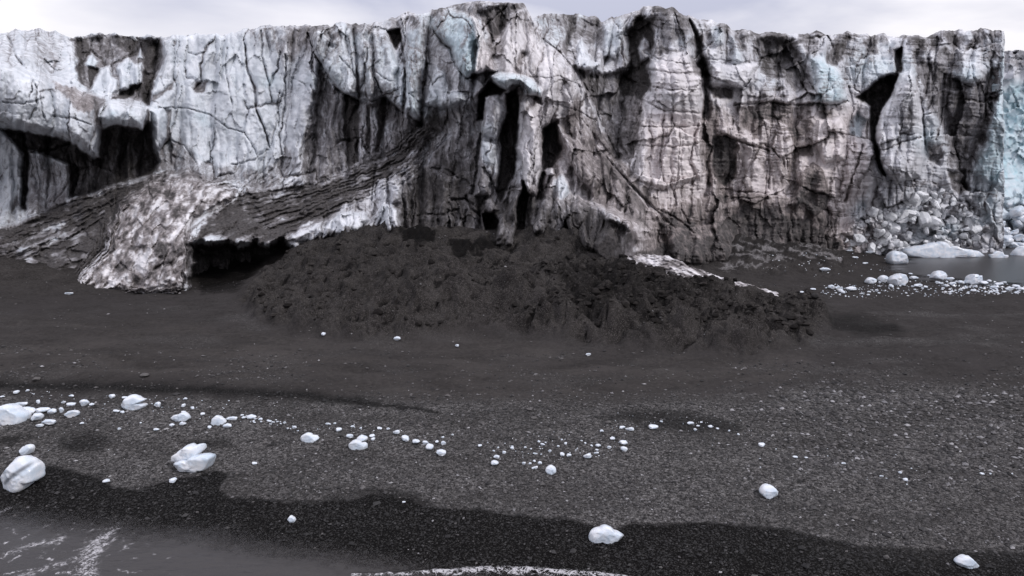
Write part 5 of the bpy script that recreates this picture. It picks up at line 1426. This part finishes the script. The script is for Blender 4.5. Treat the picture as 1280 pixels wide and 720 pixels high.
# floating shelf and boulders at the waterline
big_chunk(crop_pts([(40, 405), (80, 395), (150, 388), (210, 380), (270, 395), (320, 400), (380, 408), (415, 420), (450, 425), (455, 440), (430, 450), (380, 446), (300, 440), (220, 440), (140, 440), (80, 432)], 3.6, 1110, 200),
          "long low grey white ice shelf lying in the bay below the rubble", "ice at the foot of the tower", None, 0.35, 43, "ice_shelf")
big_chunk(crop_pts([(300, 340), (330, 312), (365, 300), (390, 320), (392, 345), (370, 370), (330, 378), (300, 362)], 3.6, 1110, 200), "large angular white ice boulder at the right foot of the rubble", "ice at the foot of the tower", None, 0.9, 45, "ice_boulder")
big_chunk(crop_pts([(362, 385), (372, 362), (400, 350), (430, 362), (444, 390), (436, 408), (390, 412), (366, 402)], 3.6, 1110, 200), "smooth rounded white ice boulder at the waterline in front of the rubble", "ice at the foot of the tower", None, 0.9, 47, "ice_boulder")
big_chunk(crop_pts([(405, 335), (440, 318), (470, 340), (500, 378), (495, 400), (450, 405), (440, 380), (415, 350)], 3.6, 1110, 200), "sloping pinkish ice boulder between rounded boulder and far white ice bank", "ice at the foot of the tower", None, 0.9, 49, "ice_boulder")
big_chunk(crop_pts([(440, 432), (470, 425), (520, 428), (550, 432), (540, 440), (480, 442)], 3.6, 1110, 200), "thin flat ice floe at the right tip of the shelf", "ice at the foot of the tower", None, 0.5, 51, "ice_floe")
big_chunk(crop_pts([(540, 425), (560, 405), (612, 395), (660, 398), (700, 420), (660, 436), (580, 436)], 3.6, 1110, 200), "pale floe in the bay reaching out of the right edge", "ice at the foot of the tower", None, 0.6, 53, "ice_floe")


def small(u, v, w_, h_, label, group, k, name="ice_chunk", mat=None):
    x, y, z = on_ground(u, v + h_ * 0.32)
    m_ = (y * CP + (H - z) * SP) / F
    ob = bpy.data.objects.new(name, LUMPS[k % len(LUMPS)])
    COL.objects.link(ob)
    sxx, szz = w_ * m_, max(h_, 0.35 * w_) * m_ * 0.98
    ob.scale = (sxx * 0.98, min(sxx, 1.5 * szz) * 0.9, szz)
    ob.rotation_euler = (0, 0, random.choice((0, math.pi)) + random.uniform(-.35, .35))
    ob.location = (x, y, z + szz * 0.36)
    tag(ob, label, "ice chunk", group)
    return ob


CL = {
    "far left heap of strandline ice": [(p[0] / 2.769, p[1] / 2.769 + 460, p[2] / 2.769, p[3] / 2.769) for p in
                                        [(127, 172, 45, 35), (178, 185, 65, 30), (95, 152, 65, 35), (150, 147, 50, 22), (185, 150, 35, 22), (252, 157, 55, 30), (212, 147, 18, 25), (138, 200, 30, 15)]],
    "row behind the far left heap": [(p[0] / 2.769, p[1] / 2.769 + 460, p[2] / 2.769, p[3] / 2.769) for p in
                                     [(75, 125, 60, 20), (290, 122, 35, 28), (318, 127, 20, 12), (135, 118, 15, 18), (250, 97, 25, 10), (58, 85, 28, 14), (95, 79, 14, 10), (10, 100, 18, 8), (245, 127, 45, 13), (222, 119, 16, 10)]],
    "scatter around the block with raised end": [(p[0] / 2.769, p[1] / 2.769 + 460, p[2] / 2.769, p[3] / 2.769) for p in
                                                 [(403, 150, 30, 10), (425, 152, 16, 10), (550, 127, 26, 24), (390, 98, 25, 18), (432, 104, 22, 10), (415, 210, 14, 12), (540, 214, 26, 12), (285, 193, 16, 10), (487, 190, 10, 6)]],
    "scatter around the flat slab and oval lump": [(p[0] / 2.769, p[1] / 2.769 + 460, p[2] / 2.769, p[3] / 2.769) for p in
                                                   [(636, 132, 18, 16), (668, 138, 14, 12), (640, 107, 18, 10), (632, 193, 30, 14), (595, 198, 20, 12), (637, 153, 20, 10), (702, 160, 16, 14), (790, 199, 38, 18), (725, 206, 20, 14), (808, 175, 44, 14), (870, 172, 40, 20)]],
    "few lumps around the two lobed block": [(p[0] / 2.769, p[1] / 2.769 + 460, p[2] / 2.769, p[3] / 2.769) for p in [(370, 393, 28, 16), (600, 392, 34, 20), (882, 332, 22, 12)]],
    "left half of the mid strandline": [(p[0] / 2.769 + 320, p[1] / 2.769 + 460, p[2] / 2.769, p[3] / 2.769) for p in
                                        [(287, 215, 22, 18), (252, 194, 26, 8), (272, 192, 12, 8), (325, 235, 34, 24), (368, 248, 44, 30), (405, 236, 26, 14), (406, 247, 20, 12), (428, 210, 22, 12), (335, 202, 18, 8), (364, 209, 10, 10)]],
    "right half of the mid strandline": [(p[0] / 2.769 + 320, p[1] / 2.769 + 460, p[2] / 2.769, p[3] / 2.769) for p in
                                         [(459, 210, 16, 10), (486, 223, 26, 18), (517, 245, 36, 30), (552, 255, 34, 20), (584, 260, 24, 16), (603, 275, 36, 28), (638, 293, 46, 26), (650, 260, 22, 20), (628, 256, 16, 12), (680, 232, 10, 8), (645, 240, 14, 9), (512, 465, 14, 6)]],
    "left end of the central scatter": [(p[0] / 2.768 + 580, p[1] / 2.768 + 460, p[2] / 2.768, p[3] / 2.768) for p in
                                        [(104, 330, 34, 24), (115, 307, 24, 14), (137, 292, 18, 14), (103, 286, 12, 10), (118, 276, 8, 8), (55, 270, 16, 10), (165, 278, 18, 10)]],
    "middle of the central scatter": [(p[0] / 2.768 + 580, p[1] / 2.768 + 460, p[2] / 2.768, p[3] / 2.768) for p in
                                      [(207, 329, 16, 14), (228, 331, 13, 9), (243, 322, 12, 8), (244, 345, 28, 12), (263, 328, 18, 14), (297, 287, 14, 12), (325, 271, 12, 10), (270, 265, 20, 9), (247, 296, 24, 9), (352, 262, 14, 10)]],
    "right end of the central scatter": [(p[0] / 2.768 + 580, p[1] / 2.768 + 460, p[2] / 2.768, p[3] / 2.768) for p in
                                         [(340, 300, 20, 18), (362, 303, 20, 14), (428, 306, 32, 22), (458, 294, 20, 9), (459, 284, 18, 7), (464, 269, 22, 14), (502, 274, 18, 12), (515, 246, 22, 14), (550, 281, 32, 20), (555, 260, 36, 20), (477, 218, 14, 12)]],
    "dark patch upslope right of centre": [(p[0] / 2.768 + 580, p[1] / 2.768 + 460, p[2] / 2.768, p[3] / 2.768) for p in
                                           [(574, 213, 34, 16), (548, 207, 26, 12), (655, 206, 38, 20), (682, 185, 14, 10), (783, 191, 30, 12), (799, 214, 14, 10), (810, 201, 16, 7), (822, 188, 12, 6), (853, 203, 22, 10), (878, 211, 14, 8), (948, 230, 10, 8), (918, 218, 8, 8)]],
    "loose line on grey gravel at right": [(p[0] / 2.25 + 920, p[1] / 2.25 + 400, p[2] / 2.25, p[3] / 2.25) for p in
                                           [(73, 352, 24, 14), (166, 385, 20, 8), (197, 388, 14, 6), (303, 403, 14, 6), (408, 439, 14, 6), (459, 430, 12, 9), (477, 450, 18, 10), (693, 434, 16, 8), (714, 433, 8, 7), (775, 434, 8, 6)]],
    "dark shore left of the bay": [(p[0] / 3.6 + 980, p[1] / 3.6 + 200, p[2] / 3.6, p[3] / 3.6) for p in
                                   [(383, 415, 42, 14), (212, 572, 30, 26), (238, 576, 40, 20), (305, 583, 70, 18), (80, 597, 22, 12), (130, 582, 36, 12), (183, 495, 55, 10), (380, 593, 26, 9), (300, 410, 40, 10), (322, 440, 36, 9), (366, 466, 34, 9)]],
    "thick of the bay shore fragments": [(p[0] / 3.6 + 1110, p[1] / 3.6 + 200, p[2] / 3.6, p[3] / 3.6) for p in
                                         [(115, 532, 44, 25), (135, 565, 46, 20), (270, 535, 46, 22), (325, 550, 40, 20), (290, 558, 34, 22), (255, 566, 24, 16), (180, 520, 20, 10), (170, 572, 26, 14), (100, 512, 26, 10)]],
    "edge of the right picture border": [(p[0] / 3.6 + 1110, p[1] / 3.6 + 200, p[2] / 3.6, p[3] / 3.6) for p in
                                         [(435, 555, 40, 24), (470, 572, 50, 20), (500, 560, 44, 20), (540, 580, 50, 22), (575, 568, 44, 20), (600, 582, 40, 20), (455, 545, 24, 14), (520, 552, 34, 12)]],
    "upper beach below the earth mound": [(404, 418, 8, 6), (497, 423, 11, 6), (572, 432, 6, 4), (87, 367, 12, 4), (735, 443, 9, 4)],
}
CL["bay shore by the right edge"] = CL.pop("edge of the right picture border")
kk = 0
for cname, pts in CL.items():
    pts = sorted(pts)
    for i, (u, v, w_, h_) in enumerate(pts):
        sz_w = "small" if w_ < 7 else ("medium" if w_ < 13 else "large")
        sh = "flat" if h_ < 0.45 * w_ else ("upright" if h_ > 0.9 * w_ else "rounded")
        small(u, v, w_, h_, "%s %s ice chunk, %s from left, %s" % (sz_w, sh, ORD[i], cname), "ice chunks: " + cname, kk)
        kk += 1


def scatter_small(n, poly, lo, hi, label, group):
    global kk
    P_ = np.array(poly, float)
    c = 0
    while c < n:
        u, v = random.uniform(P_[:, 0].min(), P_[:, 0].max()), random.uniform(P_[:, 1].min(), P_[:, 1].max())
        if poly_mask(np.array([u]), np.array([v]), poly, 0.6)[0] < 0.5:
            continue
        w_ = lo + (hi - lo) * random.random() ** 2.2
        small(u, v, w_, w_ * random.uniform(.45, .8), label, group, kk)
        kk += 1
        c += 1


scatter_small(34, [(300, 518), (345, 524), (378, 535), (376, 540), (335, 533), (300, 524)], 2.0, 6.5, "tiny white ice fragment in the thin line between oval lumps", "tiny fragments in a thin line")
scatter_small(26, [(600, 548), (660, 545), (720, 543), (742, 556), (720, 572), (650, 572), (605, 562)], 1.6, 4.5, "tiny white ice crumb among the central scatter of lumps", "tiny crumbs of the central scatter")
scatter_small(16, [(0, 488), (110, 492), (300, 500), (300, 512), (110, 505), (0, 500)], 1.6, 4.5, "tiny white ice crumb uphill of the left strandline ice", "tiny crumbs of the left strandline")
scatter_small(50, [(1040, 356), (1110, 350), (1180, 351), (1215, 350), (1280, 353), (1280, 366), (1180, 367), (1090, 369), (1040, 368)], 2.2, 8.0, "tiny white ice fragment strewn along the bay shore", "tiny fragments of the bay shore")
scatter_small(14, [(920, 540), (1280, 570), (1280, 610), (940, 600)], 1.4, 3.0, "tiny pale crumb far apart on the right gravel", "tiny crumbs of the right gravel")

# crumbs of ice too small and too many to count
cu_l, cv_l, cs_l = [], [], []
for (cn, pl, lo, hi) in ((190, [(1170, 352), (1215, 350), (1290, 352), (1290, 367), (1180, 368)], 1.6, 6.0), (300, [(1020, 358), (1110, 350), (1180, 349), (1290, 352), (1290, 368), (1180, 371), (1090, 373), (1020, 371)], 0.9, 2.6), (130, [(0, 486), (120, 490), (300, 500), (400, 525), (560, 545), (560, 560), (400, 548), (280, 525), (0, 524)], 0.8, 2.2),
                         (120, [(590, 545), (660, 540), (745, 536), (790, 530), (780, 570), (720, 578), (600, 575)], 0.8, 2.0), (60, [(740, 515), (930, 520), (960, 545), (800, 540)], 0.8, 1.8), (90, [(0, 500), (1280, 480), (1280, 640), (0, 580)], 0.7, 1.6),
                         (70, [(960, 318), (1060, 312), (1130, 318), (1120, 345), (1000, 350), (950, 335)], 0.9, 2.6)):
    P_ = np.array(pl, float)
    c = 0
    while c < cn:
        u, v = random.uniform(P_[:, 0].min(), P_[:, 0].max()), random.uniform(P_[:, 1].min(), P_[:, 1].max())
        if poly_mask(np.array([u]), np.array([v]), pl, 0.6)[0] < 0.5:
            continue
        cu_l.append(u)
        cv_l.append(v)
        cs_l.append(lo + (hi - lo) * random.random() ** 2)
        c += 1
hits = np.array([on_ground(u, v) for u, v in zip(cu_l, cv_l)])
cr_s = np.array(cs_l) * 0.5 * hits[:, 1] / F
me = scatter_stones("ice_crumbs", hits[:, 0], hits[:, 1], cr_s, np.zeros(len(cr_s)), 0.7)
me.attributes.new("dirt", 'FLOAT', 'POINT')
tag(link("ice_crumbs", me, M_ICE), kind="stuff")

# rubble of broken ice at the foot of the tower: every block its own thing
RB_P = [(1056, 300), (1090, 268), (1128, 256), (1150, 238), (1168, 230), (1196, 242), (1218, 262), (1228, 290), (1216, 310), (1170, 312), (1120, 316), (1060, 312)]
RUBS = []
for k in range(8):
    n_ = 8
    o = [((0.5 * random.uniform(.6, 1.15)) * math.cos(a), (0.5 * random.uniform(.6, 1.15)) * math.sin(a)) for a in [2 * math.pi * i / n_ + random.uniform(-.3, .3) for i in range(n_)]]
    RUBS.append(chunk_mesh("ice_boulder_shape", o, 0.5, 60 + k, 22, 17, None, 0.30))
    RUBS[-1].polygons.foreach_set('use_smooth', np.zeros(len(RUBS[-1].polygons), bool))
    RUBS[-1].materials.append(M_RUB)
c = 0
Dg = D.reshape(nrow, len(uu))
while c < 170:
    u, v = random.uniform(1050, 1232), random.uniform(228, 316)
    if poly_mask(np.array([u]), np.array([v]), RB_P, 0.6)[0] < 0.5:
        continue
    ci = cix(u)
    ri = int(round((v - bot[ci]) / (top[ci] - bot[ci]) * (nrow - 1)))
    dd_ = Dg[np.clip(ri, 0, nrow - 1), ci] - 0.3
    x, y, z = place(u, v, dd_)
    s = random.uniform(3, 7) + 17 * random.random() ** 4
    s *= dd_ / F
    ob = bpy.data.objects.new("ice_boulder", RUBS[c % 8])
    COL.objects.link(ob)
    ob.location = (x, y, max(z, 0.2))
    ob.scale = (s * random.uniform(.7, 1.6), s * random.uniform(.7, 1.2), s * random.uniform(.5, 1.2))
    ob.rotation_euler = (random.uniform(-1.2, 1.2), random.uniform(-1.2, 1.2), random.uniform(0, 6.28))
    tag(ob, "grey white ice boulder in the rubble heap at the foot of the tower", "ice boulder", "boulders of the ice rubble heap")
    c += 1
# white broken bank beyond the tower
c = 0
while c < 34:
    u, v = random.uniform(1238, 1300), random.uniform(252, 310)
    if v < 300 - (u - 1226) * 0.9:
        continue
    s = (random.uniform(7, 16) + 8 * random.random() ** 2)
    dd_ = 100 - (v - 252) * 0.05 - 1.0
    x, y, z = place(u, v, dd_)
    s *= dd_ / F
    ob = bpy.data.objects.new("ice_boulder", LUMPS[c % 10])
    COL.objects.link(ob)
    ob.location = (x, y, max(z, 0.2))
    ob.scale = (s * 1.3, s, s * 0.8)
    ob.rotation_euler = (random.uniform(-.4, .4), random.uniform(-.5, .5), random.uniform(0, 6.28))
    tag(ob, "white ice boulder in the bright bank beyond the tower's edge", "ice boulder", "boulders of the bright bank beyond the tower")
    c += 1

# ------------------------------------------------------------------ single rocks
ROCK = []
for k in range(4):
    n_ = 8
    o = [((0.5 * random.uniform(.8, 1.1)) * math.cos(a), (0.5 * random.uniform(.75, 1.05)) * math.sin(a)) for a in [2 * math.pi * i / n_ + random.uniform(-.25, .25) for i in range(n_)]]
    me = chunk_mesh("rock_shape", o, 0.5, 90 + k, 26, 13, None, 0.25)
    ROCK.append(me)


def mat_rock(name, c):
    M = Mat(name)
    n1 = M.noise(5, 6, .65)
    col = M.mix(n1, tuple(x * 0.55 for x in c), tuple(min(1, x * 1.4) for x in c))
    M.bump(n1, 0.6, 0.08)
    return M.done(col, 0.85, 0.2)


M_ROCK, M_ROCKD = mat_rock("grey_rock", (0.10, 0.094, 0.092)), mat_rock("dark_rock", (0.03, 0.028, 0.028))
for (u, v, w_, h_, lb, dk) in [(45, 474, 12, 7, "brown grey rock on silt at the far left of the beach", 0), (180, 470, 14, 4, "flat grey rock on silt above the left strandline", 0), (1069, 648, 10, 6, "pale rock half way along the right gravel edge", 0),
                               (1179, 685, 8, 6, "grey rock on wet ground left of the lens shaped ice", 0), (1108, 697, 9, 8, "grey upright rock near the bottom right wet gravel", 0), (1019, 371, 12, 12, "black boulder beside ice fragments right of the mound", 1),
                               (662, 512, 9, 4, "flat pale rock on gravel below the mound", 0), (668, 523, 10, 4, "low pale rock just downhill of a flat pale rock", 0), (760, 528, 10, 6, "grey rock at the dark patch among small ice lumps", 0)]:
    x, y, z = on_ground(u, v + h_ * .3)
    m_ = (y * CP + (H - z) * SP) / F
    ob = bpy.data.objects.new("rock", ROCK[kk % 4].copy())
    ob.data.materials.append(M_ROCKD if dk else M_ROCK)
    kk += 1
    COL.objects.link(ob)
    ob.scale = (w_ * m_, w_ * m_ * 0.8, max(h_, .4 * w_) * m_)
    ob.location = (x, y, z + ob.scale[2] * .3)
    tag(ob, lb, "rock")
